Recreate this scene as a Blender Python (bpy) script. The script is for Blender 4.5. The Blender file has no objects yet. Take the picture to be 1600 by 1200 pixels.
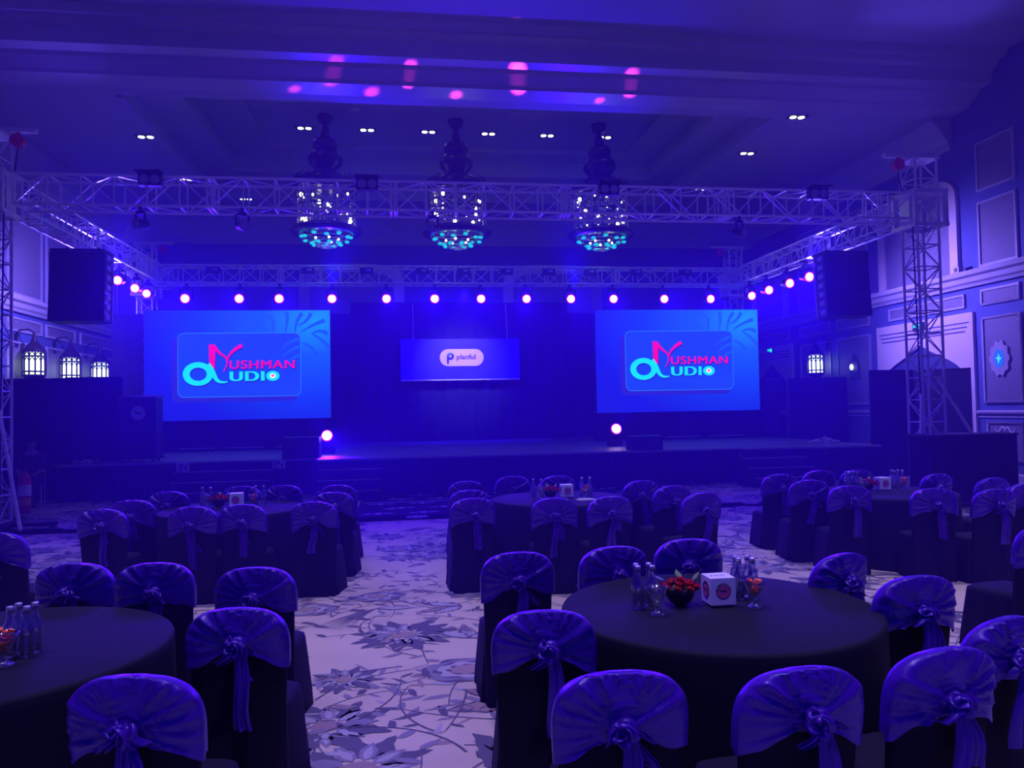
import bpy, bmesh, math, random
from mathutils import Vector, Matrix, noise
PI = math.pi
R = math.radians
sc = bpy.context.scene
COL = sc.collection

# ------------------------------------------------------------------ camera, world, exposure
CAM_H = 1.78
cam_d = bpy.data.cameras.new('camera')
cam_d.sensor_fit = 'HORIZONTAL'
cam_d.sensor_width = 36.0
cam_d.lens = 1210.0 / 1600.0 * 36.0
cam_d.clip_start = 0.05
cam_d.clip_end = 200
cam = bpy.data.objects.new('camera', cam_d)
COL.objects.link(cam)
psi, th, rho = R(8.029), R(1.8096), 0.0192
F = Vector((math.sin(psi) * math.cos(th), math.cos(psi) * math.cos(th), math.sin(th)))
R0 = Vector((math.cos(psi), -math.sin(psi), 0))
U0 = R0.cross(F)
RX = math.cos(rho) * R0 - math.sin(rho) * U0
UX = math.cos(rho) * U0 + math.sin(rho) * R0
cam.matrix_world = Matrix(((RX.x, UX.x, -F.x, 0), (RX.y, UX.y, -F.y, 0), (RX.z, UX.z, -F.z, CAM_H), (0, 0, 0, 1)))
sc.camera = cam

world = bpy.data.worlds.new('hall_ambience')
sc.world = world
world.use_nodes = True
wbg = world.node_tree.nodes['Background']
wbg.inputs[0].default_value = (0.035, 0.012, 1.0, 1)
wbg.inputs[1].default_value = 0.38
sc.view_settings.view_transform = 'Standard'
sc.view_settings.look = 'None'
sc.view_settings.gamma = 1
sc.view_settings.use_curve_mapping = False
sc.view_settings.exposure = 0.0
cy = sc.cycles
cy.use_denoising = True
cy.max_bounces = 6
cy.diffuse_bounces = 3
cy.glossy_bounces = 3
cy.transmission_bounces = 6
cy.volume_bounces = 0
cy.volume_max_steps = 64
cy.caustics_reflective = False
cy.caustics_refractive = False
cy.sample_clamp_indirect = 4

# light levels of the rig, all in one place
E_PAR, E_WASH, E_DOWN, E_PINK, HAZE = 1100.0, 12000.0, 1200.0, 2800.0, 0.023
VIOLET = (0.05, 0.0, 1.0)
BLUE = (0.02, 0.0, 1.0)
MAGENTA = (1.0, 0.05, 0.75)


def spot(name, loc, target, energy, color, angle, blend=0.6, radius=0.08, parent=None):
    l = bpy.data.lights.new(name, 'SPOT')
    l.energy = energy
    l.color = color
    l.spot_size = R(angle)
    l.spot_blend = blend
    l.shadow_soft_size = radius
    o = bpy.data.objects.new(name, l)
    COL.objects.link(o)
    o.location = loc
    o.rotation_euler = (Vector(target) - Vector(loc)).to_track_quat('-Z', 'Y').to_euler()
    if parent is not None:
        o.parent = parent
        o.matrix_parent_inverse = Matrix.Translation(parent.location).inverted()
    return o


# ------------------------------------------------------------------ materials
M = {}


def mat(name, color, rough=0.6, metal=0.0, emit=None, strength=0.0, trans=0.0, ior=1.45, var=0.0, scale=20.0, bump=0.0, sheen=0.0, spec=0.5):
    m = bpy.data.materials.new(name)
    m.use_nodes = True
    nt = m.node_tree
    b = nt.nodes['Principled BSDF']
    b.inputs['Base Color'].default_value = (*color, 1)
    b.inputs['Roughness'].default_value = rough
    b.inputs['Metallic'].default_value = metal
    b.inputs['Specular IOR Level'].default_value = spec
    if trans:
        b.inputs['Transmission Weight'].default_value = trans
        b.inputs['IOR'].default_value = ior
    if sheen:
        b.inputs['Sheen Weight'].default_value = sheen
        b.inputs['Sheen Roughness'].default_value = 0.4
    if emit:
        b.inputs['Emission Color'].default_value = (*emit, 1)
        b.inputs['Emission Strength'].default_value = strength
    if var or bump:
        tc = nt.nodes.new('ShaderNodeTexCoord')
        nz = nt.nodes.new('ShaderNodeTexNoise')
        nz.inputs['Scale'].default_value = scale
        nz.inputs['Detail'].default_value = 4
        nt.links.new(tc.outputs['Object'], nz.inputs['Vector'])
        if var:
            mr = nt.nodes.new('ShaderNodeMapRange')
            mr.inputs['To Min'].default_value = 1 - var
            mr.inputs['To Max'].default_value = 1 + var
            nt.links.new(nz.outputs['Fac'], mr.inputs['Value'])
            vm = nt.nodes.new('ShaderNodeVectorMath')
            vm.operation = 'SCALE'
            vm.inputs[0].default_value = color
            nt.links.new(mr.outputs[0], vm.inputs['Scale'])
            nt.links.new(vm.outputs[0], b.inputs['Base Color'])
        if bump:
            bp = nt.nodes.new('ShaderNodeBump')
            bp.inputs['Strength'].default_value = bump
            bp.inputs['Distance'].default_value = 0.01
            nt.links.new(nz.outputs['Fac'], bp.inputs['Height'])
            nt.links.new(bp.outputs[0], b.inputs['Normal'])
    M[name] = m
    return m


mat('black_cloth', (0.009, 0.007, 0.03), 0.8, var=0.25, scale=60, bump=0.15, spec=0.2)
mat('table_cloth', (0.010, 0.010, 0.032), 0.8, var=0.15, scale=90, bump=0.1, spec=0.2)
mat('sash_cloth', (0.068, 0.008, 0.41), 0.33, var=0.25, scale=14, spec=0.45)
mat('black_drape', (0.010, 0.008, 0.03), 0.85, var=0.3, scale=6)
mat('black_paint', (0.009, 0.009, 0.014), 0.5, var=0.3, scale=30)
mat('black_plastic', (0.03, 0.03, 0.035), 0.4)
mat('grille', (0.035, 0.035, 0.045), 0.7, var=0.4, scale=180)
mat('stage_top', (0.20, 0.19, 0.26), 0.55, var=0.2, scale=5)
mat('aluminium', (0.85, 0.80, 0.86), 0.3, 0.4, var=0.12, scale=30)
mat('white_metal', (0.95, 0.95, 0.95), 0.35, 0.0)
mat('wall_blue', (0.10, 0.13, 0.42), 0.75, var=0.12, scale=3)
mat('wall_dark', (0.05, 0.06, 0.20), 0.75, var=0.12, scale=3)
mat('cream_plaster', (0.78, 0.66, 0.74), 0.7, var=0.08, scale=6)
mat('ceiling_paint', (0.42, 0.42, 0.55), 0.8, var=0.06, scale=1.5)
mat('ceiling_band', (0.50, 0.48, 0.60), 0.35, var=0.08, scale=2)
mat('trim_paint', (0.45, 0.42, 0.58), 0.5, var=0.1, scale=5)
mat('bronze', (0.05, 0.042, 0.05), 0.3, 0.5, var=0.3, scale=18)
mat('turquoise', (0.02, 0.55, 0.60), 0.15, emit=(0.0, 0.60, 0.75), strength=0.9)  # emission puts a glow into the stones, which are no lamps
mat('crystal', (0.55, 0.52, 0.65), 0.08, 0.3)
mat('bulb_glow', (1, 1, 0.8), 0.3, emit=(1.0, 0.95, 0.62), strength=7.0)
mat('lantern_glow', (1, 1, 0.8), 0.3, emit=(0.85, 1.0, 0.62), strength=2.4)
mat('downlight_glow', (1, 1, 1), 0.3, emit=(1.0, 0.93, 0.72), strength=4.0)
mat('lamp_hot', (1, 1, 1), 0.3, emit=(1.0, 0.55, 1.0), strength=16.0)
mat('lamp_dim', (1, 1, 1), 0.3, emit=(1.0, 0.6, 1.0), strength=3.0)
mat('lamp_rim', (0.6, 0.1, 0.7), 0.3, emit=(0.75, 0.0, 1.0), strength=1.6)
mat('lens_off', (0.35, 0.33, 0.5), 0.12, 0.4)
mat('glass', (1, 1, 1), 0.02, trans=1.0, ior=1.45)
def clear_glass(name, tint):
    m = bpy.data.materials.new(name); m.use_nodes = True
    nt = m.node_tree; nt.nodes.clear()
    o = nt.nodes.new('ShaderNodeOutputMaterial'); mx = nt.nodes.new('ShaderNodeMixShader')
    tr = nt.nodes.new('ShaderNodeBsdfTransparent'); tr.inputs[0].default_value = (*tint, 1)
    gl = nt.nodes.new('ShaderNodeBsdfGlossy'); gl.inputs[0].default_value = (1, 1, 1, 1); gl.inputs[1].default_value = 0.08
    lw = nt.nodes.new('ShaderNodeLayerWeight'); lw.inputs[0].default_value = 0.35
    mr = nt.nodes.new('ShaderNodeMapRange'); mr.inputs['To Min'].default_value = 0.12; mr.inputs['To Max'].default_value = 0.95
    nt.links.new(lw.outputs['Facing'], mr.inputs['Value']); nt.links.new(mr.outputs[0], mx.inputs[0])
    nt.links.new(tr.outputs[0], mx.inputs[1]); nt.links.new(gl.outputs[0], mx.inputs[2]); nt.links.new(mx.outputs[0], o.inputs[0])
    M[name] = m
clear_glass('clear_glass', (0.93, 0.95, 0.98))
mat('silver_cap', (0.75, 0.75, 0.85), 0.25, 0.6)
mat('white_card', (0.85, 0.85, 0.92), 0.6)
mat('grey_card', (0.45, 0.45, 0.55), 0.6)
mat('ink_dark', (0.02, 0.01, 0.10), 0.6)
mat('ink_pink', (0.75, 0.12, 0.32), 0.6)
mat('ink_white', (0.9, 0.85, 0.9), 0.6)
mat('rose_red', (0.75, 0.01, 0.03), 0.5, var=0.3, scale=60)
mat('leaf_green', (0.12, 0.22, 0.10), 0.5)
mat('candy_red', (0.95, 0.10, 0.05), 0.35, var=0.4, scale=90)
mat('exit_green', (0.0, 0.5, 0.35), 0.4, emit=(0.0, 0.9, 0.62), strength=1.1)
mat('red_paint', (0.70, 0.03, 0.05), 0.35)
mat('orange_label', (0.85, 0.35, 0.05), 0.5)
mat('skin', (0.32, 0.17, 0.12), 0.55)
mat('hair_black', (0.01, 0.01, 0.012), 0.6)
mat('dark_shirt', (0.05, 0.05, 0.09), 0.8)
mat('dark_trousers', (0.03, 0.03, 0.05), 0.8)
mat('banner_blue', (0.015, 0.01, 0.85), 0.55)
mat('banner_pill', (0.95, 0.72, 0.90), 0.5)
mat('logo_teal', (0.02, 0.25, 0.55), 0.5)
mat('paper', (0.85, 0.8, 0.8), 0.7, var=0.3, scale=40)
mat('strip_dark', (0.006, 0.006, 0.012), 0.9, spec=0.0, var=0.2, scale=8)
mat('runner_dark', (0.010, 0.009, 0.03), 0.8, spec=0.05, var=0.2, scale=6)
mat('runner_flower', (0.5, 0.45, 0.55), 0.7)
mat('strip_light', (0.5, 0.48, 0.6), 0.4)


def carpet(name, c, amt=0.12):
    m = mat(name, c, 0.95, spec=0.1)
    nt = m.node_tree
    b = nt.nodes['Principled BSDF']
    tc = nt.nodes.new('ShaderNodeTexCoord')
    n1 = nt.nodes.new('ShaderNodeTexNoise'); n1.inputs['Scale'].default_value = 1.1; n1.inputs['Detail'].default_value = 5
    n2 = nt.nodes.new('ShaderNodeTexNoise'); n2.inputs['Scale'].default_value = 160
    n3 = nt.nodes.new('ShaderNodeTexWave'); n3.inputs['Scale'].default_value = 60; n3.inputs['Distortion'].default_value = 1.5
    for n in (n1, n2, n3):
        nt.links.new(tc.outputs['Object'], n.inputs['Vector'])
    a = nt.nodes.new('ShaderNodeMath'); a.operation = 'ADD'
    nt.links.new(n1.outputs['Fac'], a.inputs[0]); nt.links.new(n2.outputs['Fac'], a.inputs[1])
    a2 = nt.nodes.new('ShaderNodeMath'); a2.operation = 'MULTIPLY_ADD'; a2.inputs[1].default_value = 0.25
    nt.links.new(n3.outputs['Fac'], a2.inputs[0]); nt.links.new(a.outputs[0], a2.inputs[2])
    mr = nt.nodes.new('ShaderNodeMapRange')
    mr.inputs['From Min'].default_value = 0.6; mr.inputs['From Max'].default_value = 1.6
    mr.inputs['To Min'].default_value = 1 - amt; mr.inputs['To Max'].default_value = 1 + amt
    nt.links.new(a2.outputs[0], mr.inputs['Value'])
    vm = nt.nodes.new('ShaderNodeVectorMath'); vm.operation = 'SCALE'; vm.inputs[0].default_value = c
    nt.links.new(mr.outputs[0], vm.inputs['Scale'])
    nt.links.new(vm.outputs[0], b.inputs['Base Color'])
    return m


carpet('carpet_cream', (0.58, 0.48, 0.42), 0.26)
carpet('carpet_grey', (0.25, 0.22, 0.32))
carpet('carpet_slate', (0.13, 0.11, 0.19))
carpet('carpet_taupe', (0.34, 0.25, 0.27))
carpet('carpet_mist', (0.42, 0.38, 0.46))


def lattice_mat(name, c1, c2, scale):
    m = mat(name, c1, 0.6)
    nt = m.node_tree
    b = nt.nodes['Principled BSDF']
    tc = nt.nodes.new('ShaderNodeTexCoord')
    mp = nt.nodes.new('ShaderNodeMapping'); mp.inputs['Rotation'].default_value = (R(45), 0, 0)
    mp.inputs['Scale'].default_value = (scale, scale, scale)
    v = nt.nodes.new('ShaderNodeTexVoronoi'); v.feature = 'DISTANCE_TO_EDGE'; v.inputs['Scale'].default_value = 1.0
    v.inputs['Randomness'].default_value = 0.15
    nt.links.new(tc.outputs['Object'], mp.inputs[0]); nt.links.new(mp.outputs[0], v.inputs['Vector'])
    r = nt.nodes.new('ShaderNodeValToRGB')
    r.color_ramp.elements[0].position = 0.10; r.color_ramp.elements[0].color = (*c1, 1)
    r.color_ramp.elements[1].position = 0.22; r.color_ramp.elements[1].color = (*c2, 1)
    nt.links.new(v.outputs['Distance'], r.inputs[0]); nt.links.new(r.outputs[0], b.inputs['Base Color'])
    bp = nt.nodes.new('ShaderNodeBump'); bp.invert = True; bp.inputs['Strength'].default_value = 0.6; bp.inputs['Distance'].default_value = 0.02
    nt.links.new(v.outputs['Distance'], bp.inputs['Height']); nt.links.new(bp.outputs[0], b.inputs['Normal'])
    return m


lattice_mat('lattice', (0.30, 0.27, 0.38), (0.13, 0.12, 0.24), 17)
lattice_mat('fabric_panel', (0.24, 0.22, 0.34), (0.17, 0.16, 0.28), 12)


def screen_mat():
    """what the video wall shows: a blue gradient with soft palm-leaf shading, all of it emitted light"""
    m = bpy.data.materials.new('screen_picture')
    m.use_nodes = True
    nt = m.node_tree
    nt.nodes.clear()
    out = nt.nodes.new('ShaderNodeOutputMaterial')
    em = nt.nodes.new('ShaderNodeEmission'); em.inputs['Strength'].default_value = 1.0
    nt.links.new(em.outputs[0], out.inputs[0])
    tc = nt.nodes.new('ShaderNodeTexCoord')
    sp = nt.nodes.new('ShaderNodeSeparateXYZ'); nt.links.new(tc.outputs['Generated'], sp.inputs[0])
    def math_(op, a, b=None, c=None):
        n = nt.nodes.new('ShaderNodeMath'); n.operation = op
        for i, v in enumerate((a, b, c)):
            if v is None: continue
            if isinstance(v, (int, float)): n.inputs[i].default_value = v
            else: nt.links.new(v, n.inputs[i])
        return n.outputs[0]
    u, v = sp.outputs[0], sp.outputs[2]
    # brightness: strongest at the upper right corner
    dx = math_('SUBTRACT', u, 0.92); dy = math_('SUBTRACT', v, 0.9)
    d = math_('SQRT', math_('ADD', math_('MULTIPLY', dx, dx), math_('MULTIPLY', math_('MULTIPLY', dy, dy), 0.8)))
    g = math_('MULTIPLY', math_('SUBTRACT', 1.0, d), 1.0)
    r = nt.nodes.new('ShaderNodeValToRGB')
    e = r.color_ramp.elements
    e[0].position = 0.05; e[0].color = (0.004, 0.012, 0.72, 1)
    e[1].position = 1.0; e[1].color = (0.0, 0.30, 1.0, 1)
    x = r.color_ramp.elements.new(0.35); x.color = (0.0, 0.04, 0.86, 1)
    x = r.color_ramp.elements.new(0.72); x.color = (0.0, 0.10, 1.0, 1)
    nt.links.new(g, r.inputs[0])
    nt.links.new(r.outputs[0], em.inputs[0])
    return m


M['screen_picture'] = screen_mat()


def emis(name, c, s=1.0):
    m = bpy.data.materials.new(name); m.use_nodes = True
    nt = m.node_tree; nt.nodes.clear()
    o = nt.nodes.new('ShaderNodeOutputMaterial'); e = nt.nodes.new('ShaderNodeEmission')
    e.inputs[0].default_value = (*c, 1); e.inputs[1].default_value = s
    nt.links.new(e.outputs[0], o.inputs[0]); M[name] = m


emis('px_red', (1.0, 0.003, 0.10)); emis('px_cyan', (0.0, 0.78, 0.92)); emis('px_white', (1, 0.9, 0.95)); emis('px_pink', (0.9, 0.1, 0.3))
emis('px_navy', (0.012, 0.012, 0.42)); emis('px_card', (0.004, 0.055, 0.88)); emis('px_edge', (0.03, 0.25, 1.0)); emis('px_leaf', (0.0, 0.09, 0.80))
emis('px_card_light', (0.0, 0.11, 0.96)); emis('px_shade', (0.02, 0.018, 0.55)); emis('px_line', (0.01, 0.075, 1.0))


# ------------------------------------------------------------------ mesh builder
class MB:
    def __init__(self):
        self.v, self.f, self.m, self.s = [], [], [], []

    def add(self, verts, faces, mi=0, smooth=False):
        o = len(self.v)
        self.v += [tuple(p) for p in verts]
        for f in faces:
            self.f.append(tuple(i + o for i in f)); self.m.append(mi); self.s.append(smooth)
        return self

    def box(self, c, s, rot=None, mi=0):
        x, y, z = s[0] / 2, s[1] / 2, s[2] / 2
        p = [Vector(q) for q in ((-x, -y, -z), (x, -y, -z), (x, y, -z), (-x, y, -z), (-x, -y, z), (x, -y, z), (x, y, z), (-x, y, z))]
        if rot is not None:
            p = [rot @ q for q in p]
        p = [q + Vector(c) for q in p]
        return self.add(p, [(0, 3, 2, 1), (4, 5, 6, 7), (0, 1, 5, 4), (1, 2, 6, 5), (2, 3, 7, 6), (3, 0, 4, 7)], mi)

    def bounds(self, x0, x1, y0, y1, z0, z1, mi=0):
        return self.box(((x0 + x1) / 2, (y0 + y1) / 2, (z0 + z1) / 2), (abs(x1 - x0), abs(y1 - y0), abs(z1 - z0)), mi=mi)

    def tube(self, a, b, r, n=8, mi=0, r2=None, cap=True):
        a, b = Vector(a), Vector(b)
        d = b - a
        if d.length < 1e-6: return self
        q = d.to_track_quat('Z', 'Y')
        r2 = r if r2 is None else r2
        vs = [a + q @ Vector((r * math.cos(2 * PI * i / n), r * math.sin(2 * PI * i / n), 0)) for i in range(n)]
        vs += [b + q @ Vector((r2 * math.cos(2 * PI * i / n), r2 * math.sin(2 * PI * i / n), 0)) for i in range(n)]
        self.add(vs, [(i, (i + 1) % n, n + (i + 1) % n, n + i) for i in range(n)], mi, True)
        if cap:
            self.add([vs[i] for i in range(n)], [tuple(reversed(range(n)))], mi)
            self.add([vs[n + i] for i in range(n)], [tuple(range(n))], mi)
        return self

    def path(self, pts, r, n=6, mi=0):
        for a, b in zip(pts[:-1], pts[1:]):
            self.tube(a, b, r, n, mi)
        return self

    def rings(self, rs, mi=0, close=True, cap0=False, cap1=False, smooth=True):
        n = len(rs[0])
        vs = [p for r in rs for p in r]
        fs = []
        for k in range(len(rs) - 1):
            for i in range(n if close else n - 1):
                j = (i + 1) % n
                fs.append((k * n + i, k * n + j, (k + 1) * n + j, (k + 1) * n + i))
        if cap0: fs.append(tuple(reversed(range(n))))
        if cap1: fs.append(tuple((len(rs) - 1) * n + i for i in range(n)))
        return self.add(vs, fs, mi, smooth)

    def lathe(self, prof, c=(0, 0, 0), n=24, mi=0, wob=None, cap0=True, cap1=True, smooth=True):
        rs = []
        for r, z in prof:
            ring = []
            for i in range(n):
                t = 2 * PI * i / n
                k = wob(t, z) if wob else 1.0
                ring.append((c[0] + r * k * math.cos(t), c[1] + r * k * math.sin(t), c[2] + z))
            rs.append(ring)
        return self.rings(rs, mi, True, cap0, cap1, smooth)

    def ball(self, c, r, n=10, m=6, mi=0, sc_=(1, 1, 1)):
        rs = []
        for k in range(m + 1):
            a = -PI / 2 + PI * k / m
            rr = max(math.cos(a), 0.02)
            rs.append([(c[0] + sc_[0] * r * rr * math.cos(2 * PI * i / n), c[1] + sc_[1] * r * rr * math.sin(2 * PI * i / n), c[2] + sc_[2] * r * math.sin(a)) for i in range(n)])
        return self.rings(rs, mi, True, True, True)

    def prism(self, pts, fn, d0=0.0, d1=0.02, mi=0):
        """pts 2D outline; fn(u, v, d) -> 3D; a solid from depth d0 to d1"""
        n = len(pts)
        a = [fn(p[0], p[1], d0) for p in pts]; b = [fn(p[0], p[1], d1) for p in pts]
        fs = [tuple(range(n)), tuple(reversed(range(n, 2 * n)))] + [(i, i + n, (i + 1) % n + n, (i + 1) % n) for i in range(n)]
        return self.add(a + b, fs, mi)

    def mesh(self, name, mats):
        me = bpy.data.meshes.new(name)
        me.from_pydata(self.v, [], self.f)
        for m in (mats if isinstance(mats, (list, tuple)) else [mats]):
            me.materials.append(M[m] if isinstance(m, str) else m)
        me.polygons.foreach_set('material_index', self.m)
        me.polygons.foreach_set('use_smooth', self.s)
        bm = bmesh.new(); bm.from_mesh(me)
        bmesh.ops.recalc_face_normals(bm, faces=bm.faces)
        bm.to_mesh(me); bm.free()
        me.update()
        return me

    def build(self, name, mats, parent=None, loc=None, rz=0.0, label=None):
        o = bpy.data.objects.new(name, self.mesh(name, mats))
        COL.objects.link(o)
        if loc is not None: o.location = loc
        if rz: o.rotation_euler.z = rz
        if parent is not None: o.parent = parent
        if label: o['label'] = label
        return o


def tag(o, label=None, cat=None, group=None, kind=None):
    if label: o['label'] = label
    if cat: o['category'] = cat
    if group: o['group'] = group
    if kind: o['kind'] = kind
    return o


def thing(name, label, cat, loc=(0, 0, 0), rz=0.0, group=None):
    o = bpy.data.objects.new(name, None)
    o.empty_display_size = 0.1
    COL.objects.link(o)
    o.location = loc
    o.rotation_euler.z = rz
    return tag(o, label, cat, group)


def struct(name, mb, mats, label, parent=None, cat='building'):
    o = mb.build(name, mats, parent)
    tag(o, label, None, None, 'structure')
    return o


def kids(o):
    return [c for c in bpy.data.objects if c.parent is o]


def dup(root, loc, rz=0.0, label=None, group=None, scale=None):
    def cp(o, par):
        c = o.copy(); COL.objects.link(c)
        if par is not None:
            c.parent = par
            c.matrix_parent_inverse = o.matrix_parent_inverse.copy()
        for k in kids_cache[o.name]:
            cp(k, c)
        return c
    kids_cache = {}
    st = [root]
    while st:
        o = st.pop(); kids_cache[o.name] = kids(o); st += kids_cache[o.name]
    r = cp(root, None)
    r.location = loc; r.rotation_euler.z = rz
    if scale: r.scale = scale
    if label: r['label'] = label
    if group: r['group'] = group
    return r


def text_mesh(s, size, name, material, extrude=0.004, bold=0.0, sx=1.0, fn=None, align='LEFT', space=1.0):
    cu = bpy.data.curves.new(name, 'FONT')
    cu.body = s; cu.size = size; cu.extrude = extrude; cu.offset = bold; cu.align_x = align
    cu.space_character = space
    o = bpy.data.objects.new(name, cu)
    COL.objects.link(o)
    dg = bpy.context.evaluated_depsgraph_get()
    me = bpy.data.meshes.new_from_object(o.evaluated_get(dg))
    bpy.data.objects.remove(o)
    for v in me.vertices:
        x, y, z = v.co
        v.co = fn(x * sx, y, z) if fn else (x * sx, y, z)
    me.materials.clear()
    me.materials.append(M[material])
    r = bpy.data.objects.new(name, me)
    COL.objects.link(r)
    return r


# ------------------------------------------------------------------ the room
XL, XR, YB, YN = -9.2, 12.8, 27.0, -3.0
rnd = random.Random(7)


def leaf_poly(x, y, L, W, ang, curve=0.3, n=7, jag=0.0):
    up, dn = [], []
    for i in range(n + 1):
        t = i / n
        w = W * math.sin(PI * t ** 0.8) * (1 + (jag if i % 2 else -jag))
        px = L * t; py = curve * L * math.sin(PI * t * 0.5) ** 2
        up.append((px, py + w)); dn.append((px, py - w))
    pts = up + dn[::-1][1:-1]
    c, s = math.cos(ang), math.sin(ang)
    return [(x + p[0] * c - p[1] * s, y + p[0] * s + p[1] * c) for p in pts]


def stroke_poly(pts, w0, w1):
    n = len(pts); L, Rr = [], []
    for i in range(n):
        a = pts[max(i - 1, 0)]; b = pts[min(i + 1, n - 1)]
        dx, dy = b[0] - a[0], b[1] - a[1]
        l = math.hypot(dx, dy) or 1
        w = (w0 + (w1 - w0) * i / (n - 1)) / 2
        L.append((pts[i][0] - dy / l * w, pts[i][1] + dx / l * w)); Rr.append((pts[i][0] + dy / l * w, pts[i][1] - dx / l * w))
    return L + Rr[::-1]


def build_floor():
    mb = MB()
    mb.bounds(XL - 0.3, XR + 0.3, YN, YB + 0.3, -0.12, 0.0)
    lay = [0]

    def put(pts, mi):
        lay[0] = (lay[0] + 1) % 9
        z = 0.0006 + 0.00035 * lay[0]
        mb.add([(p[0], p[1], z) for p in pts], [tuple(range(len(pts)))], mi)

    # 1 slate 2 grey 3 taupe 4 mist
    def flower(x, y, r, ang):
        n = rnd.choice((8, 9, 11))
        for i in range(n):
            a = ang + 2 * PI * i / n
            put(leaf_poly(x + .3 * r * math.cos(a), y + .3 * r * math.sin(a), r * .8, r * .17, a, rnd.uniform(-.25, .25), 6, .18), 1)
        for i in range(n):
            a = ang + 2 * PI * (i + .5) / n
            put(leaf_poly(x + .22 * r * math.cos(a), y + .22 * r * math.sin(a), r * .6, r * .14, a, .1, 5, .1), 2)
            put(leaf_poly(x + .26 * r * math.cos(a), y + .26 * r * math.sin(a), r * .45, r * .07, a, .1, 5), 4)
        put([(x + r * .26 * math.cos(t * .5), y + r * .2 * math.sin(t * .5)) for t in range(13)], 3)
        for i in range(14):
            a = 2 * PI * i / 14
            put(leaf_poly(x + .42 * r * math.cos(a), y + .42 * r * math.sin(a), r * .16, r * .035, a, 0, 4), 4)

    def peony(x, y, r, ang):
        for k, (rr, m) in enumerate(((1, 1), (.93, 2), (.72, 1), (.66, 4), (.44, 1), (.38, 3))):
            n = 5 + (k // 2)
            pts = []
            for i in range(48):
                a = 2 * PI * i / 48
                q = r * rr * (.78 + .2 * abs(math.sin(n * a / 2 + k)) + .04 * math.sin(9 * a + k))
                pts.append((x + q * math.cos(a + ang), y + q * math.sin(a + ang) * .8))
            z = 0.0006 + 0.0005 * k
            mb.add([(p[0], p[1], z + .003) for p in pts], [tuple(range(48))], m)

    def spray(x, y, L, ang, m):
        px, py, a = x, y, ang
        pts = [(px, py)]
        k = rnd.uniform(-.12, .12)
        for i in range(12):
            a += k
            px += L / 12 * math.cos(a); py += L / 12 * math.sin(a)
            pts.append((px, py))
            if i % 2:
                s = 1 if i % 4 == 1 else -1
                put(leaf_poly(px, py, rnd.uniform(.09, .2), rnd.uniform(.012, .035), a + s * rnd.uniform(.5, 1.0), s * .3, 5, .08), rnd.choice((1, 2, 2, 3, 4)))
        put(stroke_poly(pts, .014, .006), m)

    def big_leaf(x, y, L, ang):
        cv = rnd.uniform(-.35, .35)
        put(leaf_poly(x, y, L, L * .2, ang, cv, 9, .12), 1)
        put(leaf_poly(x + .03 * math.cos(ang), y + .03 * math.sin(ang), L * .88, L * .15, ang, cv, 9, .1), rnd.choice((2, 4, 4, 3)))
        for k in range(6):
            t = .15 + .12 * k
            bx = x + L * t * math.cos(ang) - cv * L * math.sin(PI * t / 2) ** 2 * math.sin(ang)
            by = y + L * t * math.sin(ang) + cv * L * math.sin(PI * t / 2) ** 2 * math.cos(ang)
            for s in (1, -1):
                put(leaf_poly(bx, by, L * .15, L * .008, ang + s * .7, 0, 3), 1)

    def tail(x, y, L, ang):
        for k in range(16):
            a = ang + (k - 8) * .035
            put(stroke_poly([(x + L * t * math.cos(a + .25 * t) , y + L * t * math.sin(a + .25 * t)) for t in (0, .25, .5, .75, 1)], .012, .003), 1 if k % 3 else 2)
    y = -1.0
    while y < 17.6:
        x = XL + .3
        step = .78
        while x < XR - .3:
            cx, cyy = x + rnd.uniform(-.3, .3), y + rnd.uniform(-.3, .3)
            k = rnd.random()
            if k < .34: flower(cx, cyy, rnd.uniform(.24, .42), rnd.uniform(0, 6))
            elif k < .54: peony(cx, cyy, rnd.uniform(.2, .34), rnd.uniform(0, 6))
            elif k < .8:
                a = rnd.uniform(0, 6)
                for q in range(3): big_leaf(cx, cyy, rnd.uniform(.35, .55), a + q * .75)
            else:
                tail(cx, cyy, rnd.uniform(.5, .8), rnd.uniform(0, 6)); big_leaf(cx, cyy, .35, rnd.uniform(0, 6))
            for q in range(2):
                ax, ay, aa = cx + rnd.uniform(-.4, .4), cyy + rnd.uniform(-.4, .4), rnd.uniform(0, 6.28)
                for j in range(9):
                    put(leaf_poly(ax + .028 * j * math.cos(aa), ay + .028 * j * math.sin(aa), .10 + .05 * math.sin(j * .4), .009, aa + 1.1 + .12 * j, .2, 4), (1, 2, 3)[(j + q) % 3])
            for q in range(3):
                spray(cx + rnd.uniform(-.4, .4), cyy + rnd.uniform(-.4, .4), rnd.uniform(.5, 1.0), rnd.uniform(0, 6.28), 1)
            x += step
        y += .8
    # dark border strip across the hall and the dark floral runner before the stage
    mb.add([(XL, 12.75, .005), (XR, 12.75, .005), (XR, 13.35, .005), (XL, 13.35, .005)], [(0, 1, 2, 3)], 5)
    mb.add([(-.85, 13.3, .006), (5.6, 13.3, .006), (5.6, 16.9, .006), (-.85, 16.9, .006)], [(0, 1, 2, 3)], 6)
    for j in range(5):
        for i in range(9):
            x = -.45 + i * .78 + (j % 2) * .38; y = 13.65 + j * .68
            if x > 5.4: continue
            for q in (-1, 1):
                mb.add([(p[0], p[1], .0075) for p in leaf_poly(x + q * .08, y, .2 * 1, .045, 0 if q > 0 else PI, .1, 5)], [tuple(range(12))], 7)
            mb.add([(x + .07 * math.cos(t), y + .1 * math.sin(t), .008) for t in [2 * PI * e / 10 for e in range(10)]], [tuple(range(10))], 7)
    mb.add([(-.8, 15.25, .007), (5.6, 15.25, .007), (5.6, 15.33, .007), (-.8, 15.33, .007)], [(0, 1, 2, 3)], 8)
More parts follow.
